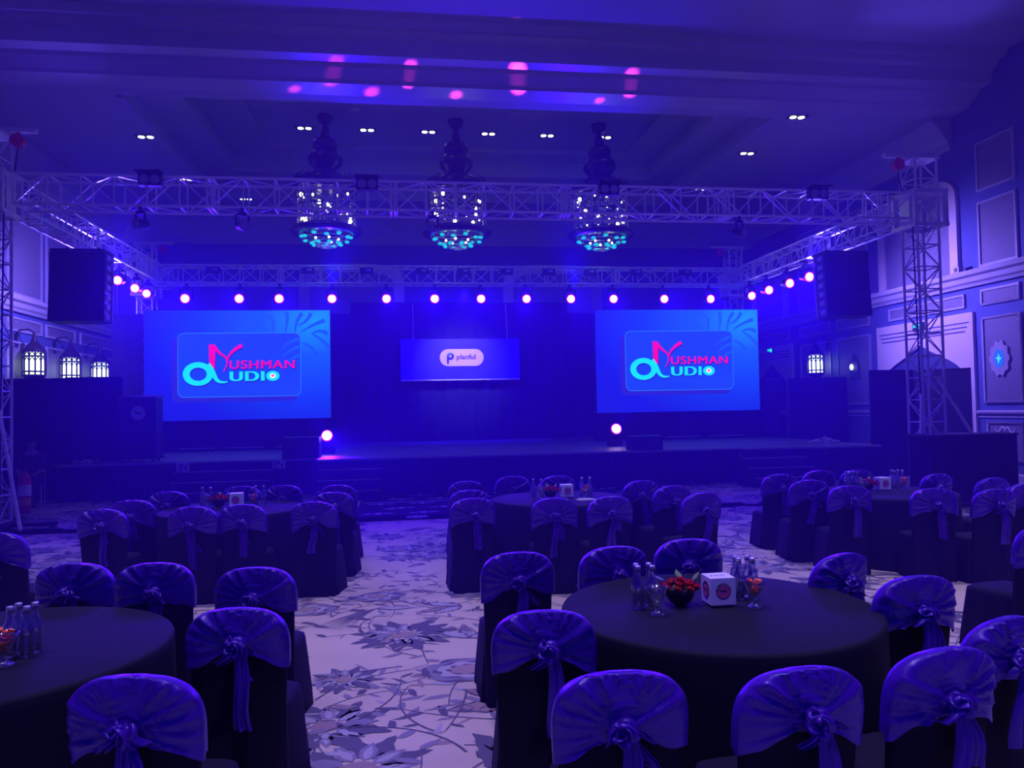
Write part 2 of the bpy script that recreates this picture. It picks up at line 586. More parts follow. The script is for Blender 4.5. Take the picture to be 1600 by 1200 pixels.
    return struct('floor', mb, ['carpet_cream', 'carpet_slate', 'carpet_grey', 'carpet_taupe', 'carpet_mist', 'strip_dark', 'runner_dark', 'runner_flower', 'strip_light'],
                  'cream carpet patterned with grey flowers, leaves and vines, dark border strip before the stage')


floor = build_floor()

ZN, ZS, ZM, ZT = 9.2, 8.4, 8.8, 9.2
ox0, ox1, oy0, oy1 = -5.65, 8.5, 16.75, 24.3
mx0, mx1, my0, my1 = -4.7, 7.6, 17.1, 22.9
tx0, tx1, ty0, ty1 = -3.6, 6.6, 17.4, 21.9
# the coffer: flat bands stepping up to the middle field
def frame_band(mb, o, i, z, t=.12):
    mb.bounds(o[0], i[0], o[2], o[3], z, z + t); mb.bounds(i[1], o[1], o[2], o[3], z, z + t)
    mb.bounds(i[0], i[1], o[2], i[2], z, z + t); mb.bounds(i[0], i[1], i[3], o[3], z, z + t)
def riser(mb, q, z0, z1, t=.05):
    mb.bounds(q[0] - t, q[0], q[2] - t, q[3] + t, z0, z1); mb.bounds(q[1], q[1] + t, q[2] - t, q[3] + t, z0, z1)
    mb.bounds(q[0], q[1], q[2] - t, q[2], z0, z1); mb.bounds(q[0], q[1], q[3], q[3] + t, z0, z1)
cb = MB()
cb.bounds(XL - .3, XR + .3, YN, 15.2, ZN, ZN + .25)
o_, m_, t_ = (ox0, ox1, oy0, oy1), (mx0, mx1, my0, my1), (tx0, tx1, ty0, ty1)
frame_band(cb, (XL - .3, XR + .3, 16.3, YB + .3), o_, ZS)
riser(cb, o_, ZS + .12, ZM); frame_band(cb, (ox0 - .05, ox1 + .05, oy0 - .05, oy1 + .05), m_, ZM)
riser(cb, m_, ZM + .12, ZT); frame_band(cb, (mx0 - .05, mx1 + .05, my0 - .05, my1 + .05), t_, ZT)
cb.bounds(tx0, tx1, ty0, ty1, ZT + .06, ZT + .2)
ceiling = struct('ceiling', cb, 'ceiling_paint', 'plain hall ceiling with a stepped coffer over the stage')
# mouldings round the coffer
tb = MB()
for q, z in ((o_, ZS), (m_, ZM), (t_, ZT)):
    tb.bounds(q[0] - .1, q[0] + .0, q[2], q[3], z - .05, z + .0); tb.bounds(q[1], q[1] + .1, q[2], q[3], z - .05, z)
    tb.bounds(q[0], q[1], q[3], q[3] + .1, z - .05, z)
struct('trim_1', tb, 'trim_paint', 'thin raised moulding lines round the ceiling coffer')
# downstand beam
bb = MB()
prof = [(14.55, 9.2), (14.62, 9.05), (14.8, 9.08), (14.86, 8.98), (14.98, 8.93), (15.05, 8.68), (15.36, 8.66), (15.42, 8.6), (15.68, 8.45), (15.74, 8.40), (16.3, 8.38), (16.35, 8.5), (16.35, 9.3), (14.55, 9.3)]
bb.prism(prof, lambda u, v, d: (d, u, v), XL - .2, XR + .2)
struct('trim_2', bb, 'ceiling_band', 'broad stepped ceiling beam crossing the hall in front of the stage')
# crown mouldings
cr = MB()
crown = [(0, 8.4), (0, 7.62), (.06, 7.62), (.10, 7.7), (.1, 7.8), (.22, 7.95), (.3, 8.1), (.42, 8.2), (.5, 8.3), (.5, 8.4)]
cr.prism(crown, lambda u, v, d: (XR - u, d, v), 16.3, YB); struct('trim_3', cr, 'trim_paint', 'crown moulding along the right wall')
cr = MB(); cr.prism(crown, lambda u, v, d: (XL + u, d, v), 16.3, YB); struct('trim_4', cr, 'trim_paint', 'crown moulding along the left wall')
cr = MB(); cr.prism(crown, lambda u, v, d: (d, YB - u * .5, v), XL, XR); struct('trim_5', cr, 'trim_paint', 'crown moulding along the back wall')


def lat_frame(mb, fn, y0, y1, z0, z1, w=.05, d=.04, mi=0):
    """raised frame round a wall panel; fn(u, v, depth)"""
    for a, b, c, e in ((y0, y1, z0, z0 + w), (y0, y1, z1 - w, z1), (y0, y0 + w, z0 + w, z1 - w), (y1 - w, y1, z0 + w, z1 - w)):
        mb.prism([(a, c), (b, c), (b, e), (a, e)], fn, 0, d, mi)


def arch_pts(y0, y1, z0, zs, za, kind='round', n=14):
    """outline of an arched opening"""
    c, hw = (y0 + y1) / 2, (y1 - y0) / 2
    pts = [(y0, z0), (y1, z0)]
    for i in range(n + 1):
        t = PI * i / n
        if kind == 'ogee':
            s = abs(math.cos(t)); k = 1 - s
            pts.append((c + hw * math.cos(t), zs + (za - zs) * (k ** .62 * .82 + .18 * k ** 3)))
        else:
            pts.append((c + hw * math.copysign(abs(math.cos(t)) ** .62, math.cos(t)), zs + (za - zs) * abs(math.sin(t)) ** .62))
    return pts


def side_wall(side):
    X = XL if side == 'left' else XR
    s = 1 if side == 'left' else -1
    fn = lambda u, v, d: (X + s * d, u, v)
    w = MB(); w.bounds(X - .25 if s > 0 else X, X if s > 0 else X + .25, YN, YB + .25, 0, 9.2)
    wall = struct('wall_' + side, w, 'wall_blue', side + ' hall wall with framed panels, cornice and arched portals')
    c = MB()
    corn = [(0, 4.32), (0.1, 4.32), (.12, 4.38), (.18, 4.42), (.2, 4.52), (.3, 4.56), (.32, 4.66), (0, 4.68)]
    c.prism(corn, lambda u, v, d: (X + s * u, d, v), YN, YB); c.build('cornice', 'trim_paint', wall)
    d = MB(); d.prism([(0, 1.46), (.05, 1.46), (.07, 1.5), (.05, 1.54), (0, 1.54)], lambda u, v, q: (X + s * u, q, v), YN, YB)
    d.prism([(0, 1.38), (.03, 1.38), (.03, 1.41), (0, 1.41)], lambda u, v, q: (X + s * u, q, v), YN, YB)
    d.build('dado_rail', 'trim_paint', wall)
    b = MB(); b.prism([(0, 0), (.05, 0), (.05, .16), (.02, .2), (0, .2)], lambda u, v, q: (X + s * u, q, v), YN, YB)
    b.build('baseboard', 'trim_paint', wall)

    def panel(y0, y1, z0, z1, fill):
        p = MB(); lat_frame(p, fn, y0, y1, z0, z1, .05, .05)
        f = p.build('panel_frame', 'trim_paint', wall)
        q = MB(); q.prism([(y0 + .05, z0 + .05), (y1 - .05, z0 + .05), (y1 - .05, z1 - .05), (y0 + .05, z1 - .05)], fn, 0, .02)
        q.build('panel_field', fill, f)

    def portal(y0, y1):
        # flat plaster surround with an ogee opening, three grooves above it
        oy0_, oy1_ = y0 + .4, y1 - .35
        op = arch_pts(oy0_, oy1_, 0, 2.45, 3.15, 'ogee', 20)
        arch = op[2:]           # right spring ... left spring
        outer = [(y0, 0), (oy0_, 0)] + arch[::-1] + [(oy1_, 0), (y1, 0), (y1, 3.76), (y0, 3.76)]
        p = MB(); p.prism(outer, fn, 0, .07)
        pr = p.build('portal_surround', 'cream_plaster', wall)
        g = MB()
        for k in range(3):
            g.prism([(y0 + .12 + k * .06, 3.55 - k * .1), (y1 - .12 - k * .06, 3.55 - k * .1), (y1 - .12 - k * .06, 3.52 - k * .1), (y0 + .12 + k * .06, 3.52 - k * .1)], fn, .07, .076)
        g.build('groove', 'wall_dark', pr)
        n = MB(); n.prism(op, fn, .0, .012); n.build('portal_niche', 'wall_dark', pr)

    def arched_window(n_, y0, y1, z0, z1):
        o = arch_pts(y0, y1, z0, z1 - .75, z1); i = arch_pts(y0 + .26, y1 - .26, z0, z1 - .85, z1 - .28)
        m = MB()
        po = [o[1]] + o[2:] + [o[0]]; pi_ = [i[1]] + i[2:] + [i[0]]
        for k in range(len(po) - 1):
            m.prism([po[k], po[k + 1], pi_[k + 1], pi_[k]], fn, 0, .09)
        w_ = bpy.data.objects.new('x', None)
        bpy.data.objects.remove(w_)
        fr = struct('window_%d' % n_, m, 'cream_plaster', 'tall arched lattice window with a pale frame on the %s wall' % side)
        q = MB(); q.prism(i, fn, .0, .03); q.build('window_lattice', 'lattice', fr)

    if side == 'right':
        for a, b_ in ((14.45, 15.55),):
            panel(a, b_, 6.4, 7.5, 'lattice'); panel(a, b_, 4.72, 6.17, 'lattice')
            panel(a, b_, 3.86, 4.22, 'lattice'); panel(a, b_, 1.7, 3.6, 'lattice'); panel(a + .04, b_ - .05, .45, 1.3, 'fabric_panel')
        # scroll ornament in the dado panel
        sm = MB()
        for sg in (-1, 1):
            sm.prism(stroke_poly([(15.0 + sg * .3 * t, 1.12 + .06 * math.sin(t * 7)) for t in [k / 10 for k in range(11)]], .05, .015), fn, .02, .035)
            for k in range(4):
                sm.prism(leaf_poly(15.0, .95 - k * .12, .16, .035, R(35) if sg > 0 else R(145), .1), fn, .02, .033)
        sm.build('scroll_ornament', 'cream_plaster', wall)
        for a, b_ in ((12.9, 14.2), (11.3, 12.7)):
            panel(a, b_, 4.72, 6.17, 'lattice'); panel(a, b_, 3.86, 4.22, 'lattice'); panel(a, b_, 1.7, 3.6, 'lattice')
        portal(15.78, 19.35); arched_window(1, 16.15, 19.15, 4.68, 7.05)
        panel(16.05, 18.85, 3.88, 4.2, 'lattice'); 
        for a, b_ in ((19.7, 21.35), (21.7, 23.5)):
            panel(a, b_, 3.88, 4.22, 'fabric_panel'); panel(a, b_, 1.7, 3.65, 'fabric_panel'); panel(a, b_, 4.74, 7.2, 'fabric_panel')
        portal(24.0, 26.9); arched_window(2, 24.2, 26.8, 4.68, 7.05); panel(24.2, 26.7, 3.88, 4.2, 'fabric_panel')
    else:
        for a, b_ in ((13.5, 15.2), (15.5, 17.2), (17.5, 19.3), (19.55, 21.35), (21.6, 23.4), (23.75, 26.7)):
            panel(a, b_, 3.86, 4.2, 'fabric_panel'); panel(a, b_, 1.7, 3.62, 'fabric_panel'); panel(a, b_, 4.74, 7.0, 'fabric_panel')
    return wall


wall_l = side_wall('left')
wall_r = side_wall('right')
wb = MB(); wb.bounds(XL - .25, XR + .25, YB, YB + .25, 0, 9.2)
wall_back = struct('wall_back', wb, 'wall_blue', 'back wall of the hall behind the stage')
fb = lambda u, v, d: (u, YB - d, v)
for n_, (a, b_) in enumerate(((-3.45, .1), (3.55, 7.1))):
    o = arch_pts(a, b_, 3.6, 6.1, 6.85); i = arch_pts(a + .35, b_ - .35, 3.6, 5.95, 6.55)
    m = MB()
    po = [o[1]] + o[2:] + [o[0]]; pi_ = [i[1]] + i[2:] + [i[0]]
    for k in range(len(po) - 1): m.prism([po[k], po[k + 1], pi_[k + 1], pi_[k]], fb, 0, .1)
    fr = struct('window_%d' % (3 + n_), m, 'cream_plaster', 'arched lattice window in the back wall above the black backdrop')
    q = MB(); q.prism(i, fb, 0, .03); q.build('window_lattice', 'lattice', fr)
c = MB(); c.prism([(0, 7.5), (.1, 7.5), (.14, 7.6), (0, 7.62)], lambda u, v, d: (d, YB - u, v), XL, XR); c.build('picture_rail', 'trim_paint', wall_back)

# ------------------------------------------------------------------ haze in the air
hz = MB(); hz.bounds(XL + .05, XR - .05, 3.4, YB - .1, .02, 8.3)
hm = bpy.data.materials.new('haze_air'); hm.use_nodes = True
nt = hm.node_tree; nt.nodes.clear()
o_n = nt.nodes.new('ShaderNodeOutputMaterial'); vs_ = nt.nodes.new('ShaderNodeVolumeScatter')
vs_.inputs['Color'].default_value = (0.25, 0.06, 1.0, 1); vs_.inputs['Density'].default_value = HAZE; vs_.inputs['Anisotropy'].default_value = 0.35  # blue of the light put into the scatter tint; haze itself is white
nt.links.new(vs_.outputs[0], o_n.inputs['Volume'])
if HAZE > 0:
    haze = hz.build('stage_haze', [hm])
    tag(haze, 'thin theatrical haze hanging over the stage and front tables', 'haze', None, 'stuff')

# ------------------------------------------------------------------ stage
ST = 0.78
sb = MB()
stage = thing('stage', 'long low black stage with grey top across the hall', 'stage', (1.7, 20, 0))
def P(mb, name, mats, par):
    """build in world coordinates and hang under par"""
    o = mb.build(name, mats, par)
    o.matrix_parent_inverse = Matrix.Translation(par.location).inverted() if not par.rotation_euler.z else par.matrix_basis.inverted()
    return o
sb.bounds(-1.85, 7.6, 16.8, 25.6, ST - .05, ST); sb.bounds(-7.2, -1.85, 17.3, 25.6, ST - .05, ST); sb.bounds(7.6, 10.9, 16.55, 25.6, ST - .05, ST)
P(sb, 'deck', 'stage_top', stage)
sk = MB()
def pleat_wall(mb, x0, y0, x1, y1, z0, z1, amp=.015, n=None, lean=0.0, mi=0):
    L = math.hypot(x1 - x0, y1 - y0); n = n or int(L / .04)
    dx, dy = (x1 - x0) / L, (y1 - y0) / L
    r0, r1 = [], []
    for i in range(n + 1):
        t = i / n; a = amp * math.sin(i * 1.35) + amp * .5 * math.sin(i * .37)
        x, y = x0 + dx * L * t - dy * -a, y0 + dy * L * t + dx * -a
        r0.append((x, y, z0)); r1.append((x, y, z1))
    mb.rings([r0, r1], mi, False)
    return mb
pleat_wall(sk, -1.85, 16.82, 7.6, 16.82, 0, ST - .05, .012); pleat_wall(sk, -7.2, 17.32, -1.85, 17.32, 0, ST - .05, .012)
pleat_wall(sk, 7.6, 16.57, 10.9, 16.57, 0, ST - .05, .012); pleat_wall(sk, -7.2, 25.5, -7.2, 17.32, 0, ST - .05, .012); pleat_wall(sk, -1.83, 17.32, -1.83, 16.82, 0, ST - .05, .01); pleat_wall(sk, 7.62, 16.82, 7.62, 16.57, 0, ST - .05, .01)
P(sk, 'skirt', 'black_drape', stage)
eb = MB(); eb.bounds(-1.85, 7.6, 16.785, 16.8, ST - .025, ST - .005); eb.bounds(-7.2, -1.85, 17.285, 17.3, ST - .025, ST - .005); eb.bounds(7.6, 10.9, 16.535, 16.55, ST - .025, ST - .005)
P(eb, 'edge_strip', 'strip_light', stage)

def steps(x0, x1, yf, label):
    t = thing('stage_steps', label, 'steps', ((x0 + x1) / 2, yf, 0), 0, 'black steps up to the stage')
    for k in range(3):
        z = .195 * (k + 1); y0 = yf - .3 * (3 - k)
        s_ = MB(); s_.bounds(x0, x1, y0, y0 + .3, .0, z - .0)
        st_ = P(s_, 'step', 'black_paint', t)
        n = MB(); n.bounds(x0 + .01, x1 - .01, y0 - .006, y0 + .012, z - .012, z + .004)
        nn = P(n, 'nosing', 'strip_light', st_); nn.parent = st_; nn.matrix_parent_inverse = st_.matrix_parent_inverse.copy() @ Matrix.Identity(4)
        nn.matrix_parent_inverse = Matrix.Identity(4)
    return t
steps(-4.75, -2.75, 17.27, 'black three-tread steps at the left of the stage between the two small IN signs')
steps(-1.75, -.45, 16.75, 'dark three-tread steps against the centre left of the stage')
steps(7.35, 8.9, 16.5, 'black three-tread steps with pale nosings at the right of the stage')

for x, lab in ((-4.63, 'small white IN sign on the stage front left of the steps'), (-2.66, 'small white IN sign on the stage front right of the steps')):
    t = thing('entry_sign', lab, 'sign', (x, 17.24, .68), 0, 'IN signs on the stage front')
    b = MB(); b.bounds(-.13, .13, -.008, .008, -.09, .09); b.build('board', 'white_card', t)
    l = text_mesh('IN', .2, 'lettering', 'ink_dark', .003, .004, .95, lambda x_, y_, z_: (x_, -.010 - z_ * .3, y_ - .07), 'CENTER'); l.parent = t

# backdrop drapes
def drape(name, label, x0, y0, x1, y1, z0, z1, amp=.05, cat='drape', group=None):
    m = MB(); pleat_wall(m, x0, y0, x1, y1, z0, z1, amp, int(math.hypot(x1 - x0, y1 - y0) / .09))
    m2 = MB(); L = math.hypot(x1 - x0, y1 - y0)
    t = thing(name, label, cat, ((x0 + x1) / 2, (y0 + y1) / 2, z0), 0, group)
    P(m, 'cloth', 'black_drape', t)
    m2.tube((x0, y0, z1), (x1, y1, z1), .03, 8); P(m2, 'top_rail', 'black_paint', t)
    return t
drape('backdrop_drape', 'tall black backdrop drape filling the centre of the stage', -1.62, 25.0, 5.42, 25.0, ST, 5.22)
drape('backdrop_drape', 'lower black drape wing behind the left video wall', -7.0, 25.15, -1.62, 25.15, ST, 4.88)
drape('backdrop_drape', 'lower black drape wing behind the right video wall', 5.42, 25.15, 11.0, 25.15, ST, 4.88)
drape('riser_drape', 'black drape hanging below the left video wall', -6.9, 22.02, -1.9, 22.02, ST, 1.62, .02)
drape('riser_drape', 'black drape below the right video wall', 5.5, 22.02, 10.65, 22.02, ST, 1.62, .02)
drape('masking_drape', 'narrow tall black masking drape left of the left video wall', -7.75, 22.1, -6.95, 22.1, 0, 4.5, .03)

def flat(x0, y0, x1, y1, h, label, z0=0.0):
    t = thing('masking_flat', label, 'partition', ((x0 + x1) / 2, (y0 + y1) / 2, z0), 0, 'black masking partitions at the sides of the stage')
    L = math.hypot(x1 - x0, y1 - y0); n = max(1, round(L / 1.2)); a = math.atan2(y1 - y0, x1 - x0); rot = Matrix.Rotation(a, 3, 'Z')
    for k in range(n):
        m = MB(); c_ = (x0 + (x1 - x0) * (k + .5) / n, y0 + (y1 - y0) * (k + .5) / n, (h + z0) / 2)
        m.box(c_, (L / n - .006, .05, h - z0), rot); P(m, 'panel', 'black_drape', t)
    m = MB(); m.box(((x0 + x1) / 2, (y0 + y1) / 2, h + .012), (L, .07, .024), rot); P(m, 'top_rail', 'black_paint', t)
    return t
flat(-8.5, 18.0, -7.22, 18.0, 2.6, 'black masking partition behind the seated person at far left')
flat(-7.28, 18.05, -6.1, 18.05, 2.62, 'black masking partition standing on the stage behind the lectern', ST)
flat(10.95, 20.9, 12.75, 20.9, 2.48, 'black masking partition below the lit lantern on the right wall')
flat(10.95, 17.0, 12.0, 16.9, 2.5, 'black masking partition directly behind the right truss tower')
flat(12.0, 16.9, 12.75, 15.9, 2.48, 'short black masking partition butting the right wall')
flat(10.5, 22.95, 10.87, 21.3, 2.5, 'black masking partition right of the right video wall', ST)

# ------------------------------------------------------------------ video walls
def video_wall(x0, x1, Y, z0, z1, label):
    t = thing('video_wall', label, 'screen', ((x0 + x1) / 2, Y + .1, z0), 0, 'video walls beside the stage centre')
    b = MB(); b.bounds(x0 - .01, x1 + .01, Y + .02, Y + .14, z0 - .01, z1 + .01); P(b, 'cabinet', 'black_plastic', t)
    p = MB(); p.bounds(x0, x1, Y, Y + .02, z0, z1); pan = P(p, 'display_panel', 'screen_picture', t)
    W, H_ = x1 - x0, z1 - z0
    def mk(dep):
        return lambda u, v, d: (x0 + (u - 22) / 1458 * W, Y - dep - d, z1 - (v - 67) / 865 * H_)
    th_ = .0015
    def shape(name, polys, material, dep):
        m = MB()
        for q in polys: m.prism(q, mk(dep), 0, th_)
        return P(m, name, material, t)
    def rrect(a, b_, c_, d_, r):
        pts = []
        for cx, cy_, a0 in ((b_ - r, c_ + r, -90), (b_ - r, d_ - r, 0), (a + r, d_ - r, 90), (a + r, c_ + r, 180)):
            for k in range(7):
                an = R(a0 + 15 * k); pts.append((cx + r * math.cos(an), cy_ + r * math.sin(an)))
        return pts
    # palm frond shading in the upper right corner
    fr = []
    def curve(p0, p1, p2, n=10):
        return [((1 - t_) ** 2 * p0[0] + 2 * t_ * (1 - t_) * p1[0] + t_ ** 2 * p2[0], (1 - t_) ** 2 * p0[1] + 2 * t_ * (1 - t_) * p1[1] + t_ ** 2 * p2[1]) for t_ in [k / n for k in range(n + 1)]]
    for k, (p0, p1, p2) in enumerate((((830, 110), (960, 75), (1030, 150)), ((780, 150), (900, 130), (950, 240)), ((740, 220), (830, 190), (900, 205)),
                               ((1030, 150), (1020, 200), (1030, 245)), ((1130, 80), (1150, 150), (1120, 245)), ((1260, 90), (1200, 150), (1200, 245)),
                               ((1440, 150), (1340, 180), (1250, 240)), ((1460, 260), (1400, 210), (1330, 260)), ((1330, 90), (1300, 160), (1225, 190)),
                               ((1320, 470), (1270, 420), (1245, 440)), ((1470, 370), (1420, 300), (1340, 260)), ((1370, 430), (1330, 350), (1255, 330)))):
        fr.append(stroke_poly(curve(p0, p1, p2), 34, 12))
    shape('frond_picture', fr, 'px_leaf', .001)
    shape('card_shadow', [rrect(232, 1215, 285, 790, 45)], 'px_shade', .003)
    shape('card_edge', [rrect(278, 1244, 246, 752, 48)], 'px_edge', .005)
    shape('card', [rrect(282, 1240, 250, 748, 45)], 'px_card', .007)
    fr2 = [stroke_poly(curve(p0, p1, p2), 26, 6) for p0, p1, p2 in (((1230, 300), (1130, 320), (1090, 380)), ((1232, 360), (1150, 380), (1090, 450)), ((1235, 430), (1180, 440), (1140, 480)))]
    shape('card_frond_picture', fr2, 'px_card_light', .009)
    shape('ripple_lines', [[(700 + 50 * k, 660 + 13 * k), (1236, 655 + 13 * k), (1236, 658 + 13 * k), (700 + 50 * k, 663 + 13 * k)] for k in range(7)], 'px_line', .009)
    # logo: violet shadow first, then the colours
    N1 = [(520, 335), (566, 337), (573, 372), (566, 530), (545, 520), (524, 495)]
    N2 = stroke_poly(curve((558, 345), (590, 400), (640, 430)) + curve((640, 430), (690, 470), (632, 552))[1:], 26, 7)
    N3 = stroke_poly(curve((664, 475), (665, 400), (780, 345)), 8, 32)
    ring_o = [(435 + 117 * math.cos(a), 568 + 93 * math.sin(a)) for a in [2 * PI * k / 40 for k in range(40)]]
    ring_i = [(437 + 66 * math.cos(a), 570 + 52 * math.sin(a)) for a in [2 * PI * k / 40 for k in range(40)]]
    ringp = [[ring_o[k], ring_o[(k + 1) % 40], ring_i[(k + 1) % 40], ring_i[k]] for k in range(40)]
    tail_ = stroke_poly(curve((505, 500), (545, 545), (565, 590)) + curve((565, 590), (590, 650), (662, 632))[1:], 58, 10)
    off = lambda q: [(a + 5, b_ + 10) for a, b_ in q]
    shape('logo_shadow', [off(N1), off(N2), off(N3), off(tail_)] + [off(q) for q in ringp], 'px_navy', .011)
    shape('note_glyph', [N1, N2, N3], 'px_red', .014)
    shape('loop_glyph', ringp + [tail_], 'px_cyan', .014)
    for s_, u0, u1, vb, vh, mt, bold in (('USHMAN', 680, 1196, 531, 66, 'px_red', .038), ('UDI', 680, 955, 628, 76, 'px_cyan', .06)):
        raw0 = text_mesh(s_, 1.0, 'x', mt, 0.0, 0.0, 1, space=1.12)
        mm = MB(); base = [tuple(v_.co) for v_ in raw0.data.vertices]; fcs = [tuple(p_.vertices) for p_ in raw0.data.polygons]
        for dx_ in (-bold * .75, -bold * .35, 0, bold * .35, bold * .75):
            mm.add([(q[0] + dx_, q[1], 0) for q in base], fcs)
        raw = mm.build('x', mt); bpy.data.objects.remove(raw0)
        xs = [v_.co.x for v_ in raw.data.vertices]; ys = [v_.co.y for v_ in raw.data.vertices]
        a, b_, c_, d_ = min(xs), max(xs), min(ys), max(ys)
        for dep, du, dv, mt2, nm in ((.012, 5, 9, 'px_navy', 'lettering_shadow'), (.015, 0, 0, mt, 'lettering')):
            me = raw.data.copy(); f_ = mk(dep)
            for v_ in me.vertices:
                v_.co = f_(u0 + du + (v_.co.x - a) / (b_ - a) * (u1 - u0), vb + dv - (v_.co.y - c_) / (d_ - c_) * vh, 0)
            me.materials.clear(); me.materials.append(M[mt2])
            o2 = bpy.data.objects.new(nm, me); COL.objects.link(o2); o2.parent = t; o2.matrix_parent_inverse = Matrix.Translation(t.location).inverted()
        bpy.data.objects.remove(raw)
    el = lambda cx, cy_, a, b_: [(cx + a * math.cos(2 * PI * k / 28), cy_ + b_ * math.sin(2 * PI * k / 28)) for k in range(28)]
    shape('record_disc', [el(1020, 590, 53, 40)], 'px_cyan', .015)
    shape('record_label', [el(1020, 589, 24, 20)], 'px_white', .017)
    shape('record_centre', [el(1020, 588, 12, 10)], 'px_pink', .019)
    return t
video_wall(-6.86, -1.98, 21.9, 1.62, 4.60, 'left blue video wall showing a red and turquoise audio logo')
video_wall(5.57, 10.56, 21.9, 1.60, 4.60, 'right blue video wall showing a red and turquoise audio logo')

# centre banner
t = thing('hanging_banner', 'wide blue banner with a pale rounded planful logo hung at the centre backdrop', 'banner', (1.7, 24.6, 2.72))
bx0, bx1, bz0, bz1 = -.05, 3.72, 2.74, 4.02
b = MB(); b.bounds(bx0, bx1, 24.58, 24.64, bz0, bz1); P(b, 'panel', 'banner_blue', t)
b = MB(); b.bounds(bx0, bx1, 24.55, 24.66, bz0 - .03, bz0); P(b, 'bottom_bar', 'white_metal', t)
b = MB()
for x in (.35, 3.35): b.tube((x, 24.61, bz1), (x, 24.98, 5.22), .008, 6)
P(b, 'hanging_wire', 'aluminium', t)
pc, pz, ph, pw = 1.87, 3.43, .27, .70
pts = [(pc + pw - ph + ph * math.cos(a), pz + ph * math.sin(a)) for a in [R(-90 + 12 * k) for k in range(16)]] + [(pc - pw + ph + ph * math.cos(a), pz + ph * math.sin(a)) for a in [R(90 + 12 * k) for k in range(16)]]
b = MB(); b.prism(pts, lambda u, v, d: (u, 24.58 - d, v), 0, .015); P(b, 'logo_plate', 'banner_pill', t)
b = MB()
cx, cz = pc - .36, pz + .04
ringo = [(cx + .115 * math.cos(a), cz + .115 * math.sin(a)) for a in [2 * PI * k / 24 for k in range(24)]]
ringi = [(cx + .04 * math.cos(a), cz + .04 * math.sin(a)) for a in [2 * PI * k / 24 for k in range(24)]]
for k in range(24): b.prism([ringo[k], ringo[(k + 1) % 24], ringi[(k + 1) % 24], ringi[k]], lambda u, v, d: (u, 24.565 - d, v), 0, .006, 1 if 3 <= k <= 13 else 0)
b.prism([(cx - .115, cz), (cx - .05, cz), (cx - .05, cz - .23), (cx - .065, cz - .245), (cx - .1, cz - .245), (cx - .115, cz - .23)], lambda u, v, d: (u, 24.565 - d, v), 0, .006)
P(b, 'letter_mark', ['ink_dark', 'logo_teal'], t)
l = text_mesh('planful', .22, 'lettering', 'ink_dark', .002, .005, 1.08, lambda x_, y_, z_: (pc - .17 + x_, 24.562 - z_, pz - .055 + y_)); l.parent = t; l.matrix_parent_inverse = Matrix.Translation(t.location).inverted()

# LED battens along the floor in front of the video walls
for x0, x1, lab in ((-5.95, -5.0, 'low pale batten, leftmost below the left video wall'), (-4.75, -3.72, 'low pale batten, middle one below the left video wall'), (-3.45, -3.1, 'short low pale batten, right one below the left video wall'),
                    (7.55, 8.6, 'low pale batten, left one below the right video wall'), (8.88, 9.9, 'low pale batten, right one below the right video wall')):
    t = thing('light_batten', lab, 'light', ((x0 + x1) / 2, 21.7, ST), 0, 'battens below the video walls')
    b = MB(); b.bounds(x0, x1, 21.66, 21.76, ST + .02, ST + .11); P(b, 'housing', 'black_paint', t)
    b = MB(); b.bounds(x0 + .01, x1 - .01, 21.645, 21.66, ST + .075, ST + .105); P(b, 'front_strip', 'strip_light', t)
    b = MB()
    for x in (x0 + .08, x1 - .08): b.bounds(x - .03, x + .03, 21.66, 21.76, ST, ST + .02)
    P(b, 'foot', 'black_paint', t)

# ------------------------------------------------------------------ trusses
def beam(name, label, p0, p1, size=.5, group=None, bay=.5, along='x'):
    t = thing(name, label, 'truss', ((p0[0] + p1[0]) / 2, (p0[1] + p1[1]) / 2, p0[2]), 0, group)
    p0, p1 = Vector(p0), Vector(p1); d = (p1 - p0); L = d.length; d /= L
    if abs(d.z) > .9: a, b_ = Vector((1, 0, 0)), Vector((0, 1, 0))
    else: b_ = Vector((0, 0, 1)); a = d.cross(b_).normalized()
    h = size / 2 - .025
    cs = [(a * i + b_ * j) * h for i, j in ((1, 1), (1, -1), (-1, -1), (-1, 1))]
    for c_ in cs:
        m = MB(); m.tube(p0 + c_, p1 + c_, .025, 8); P(m, 'chord', 'aluminium', t)
    m = MB(); n = max(1, round(L / bay))
    for f_ in range(4):
        c0, c1 = cs[f_], cs[(f_ + 1) % 4]
        for k in range(n + 1):
            q = p0 + d * (L * k / n)
            r_ = .016
            m.tube(q + c0, q + c1, r_, 6, cap=False)
            if k < n:
                q2 = p0 + d * (L * (k + 1) / n)
                if (k + f_) % 2: m.tube(q + c0, q2 + c1, .013, 6, cap=False)
                else: m.tube(q + c1, q2 + c0, .013, 6, cap=False)
    P(m, 'bracing', 'aluminium', t)
    m = MB()
    k = 3.0
    while k < L - .6:
        for e in (-.035, .035):
            q = p0 + d * (k + e)
            for f_ in range(4): m.tube(q + cs[f_], q + cs[(f_ + 1) % 4], .02, 6, cap=False)
        k += 3.0
    if m.v: P(m, 'joint_frame', 'aluminium', t)
    return t
TZ = 5.45
beam('truss_beam', 'long front aluminium box truss spanning the hall above the tables', (-6.12, 13.5, TZ), (9.55, 13.5, TZ), .54)
beam('truss_beam', 'rear aluminium box truss above the video walls holding the stage lights', (-6.12, 20.8, TZ - .08), (9.48, 20.8, TZ - .08), .5)
beam('truss_beam', 'left side box truss running back from the left tower', (-6.4, 13.9, TZ), (-6.4, 22.2, TZ), .5)
beam('truss_beam', 'right side box truss running back from the right tower', (9.75, 13.9, TZ), (9.75, 22.2, TZ), .5)

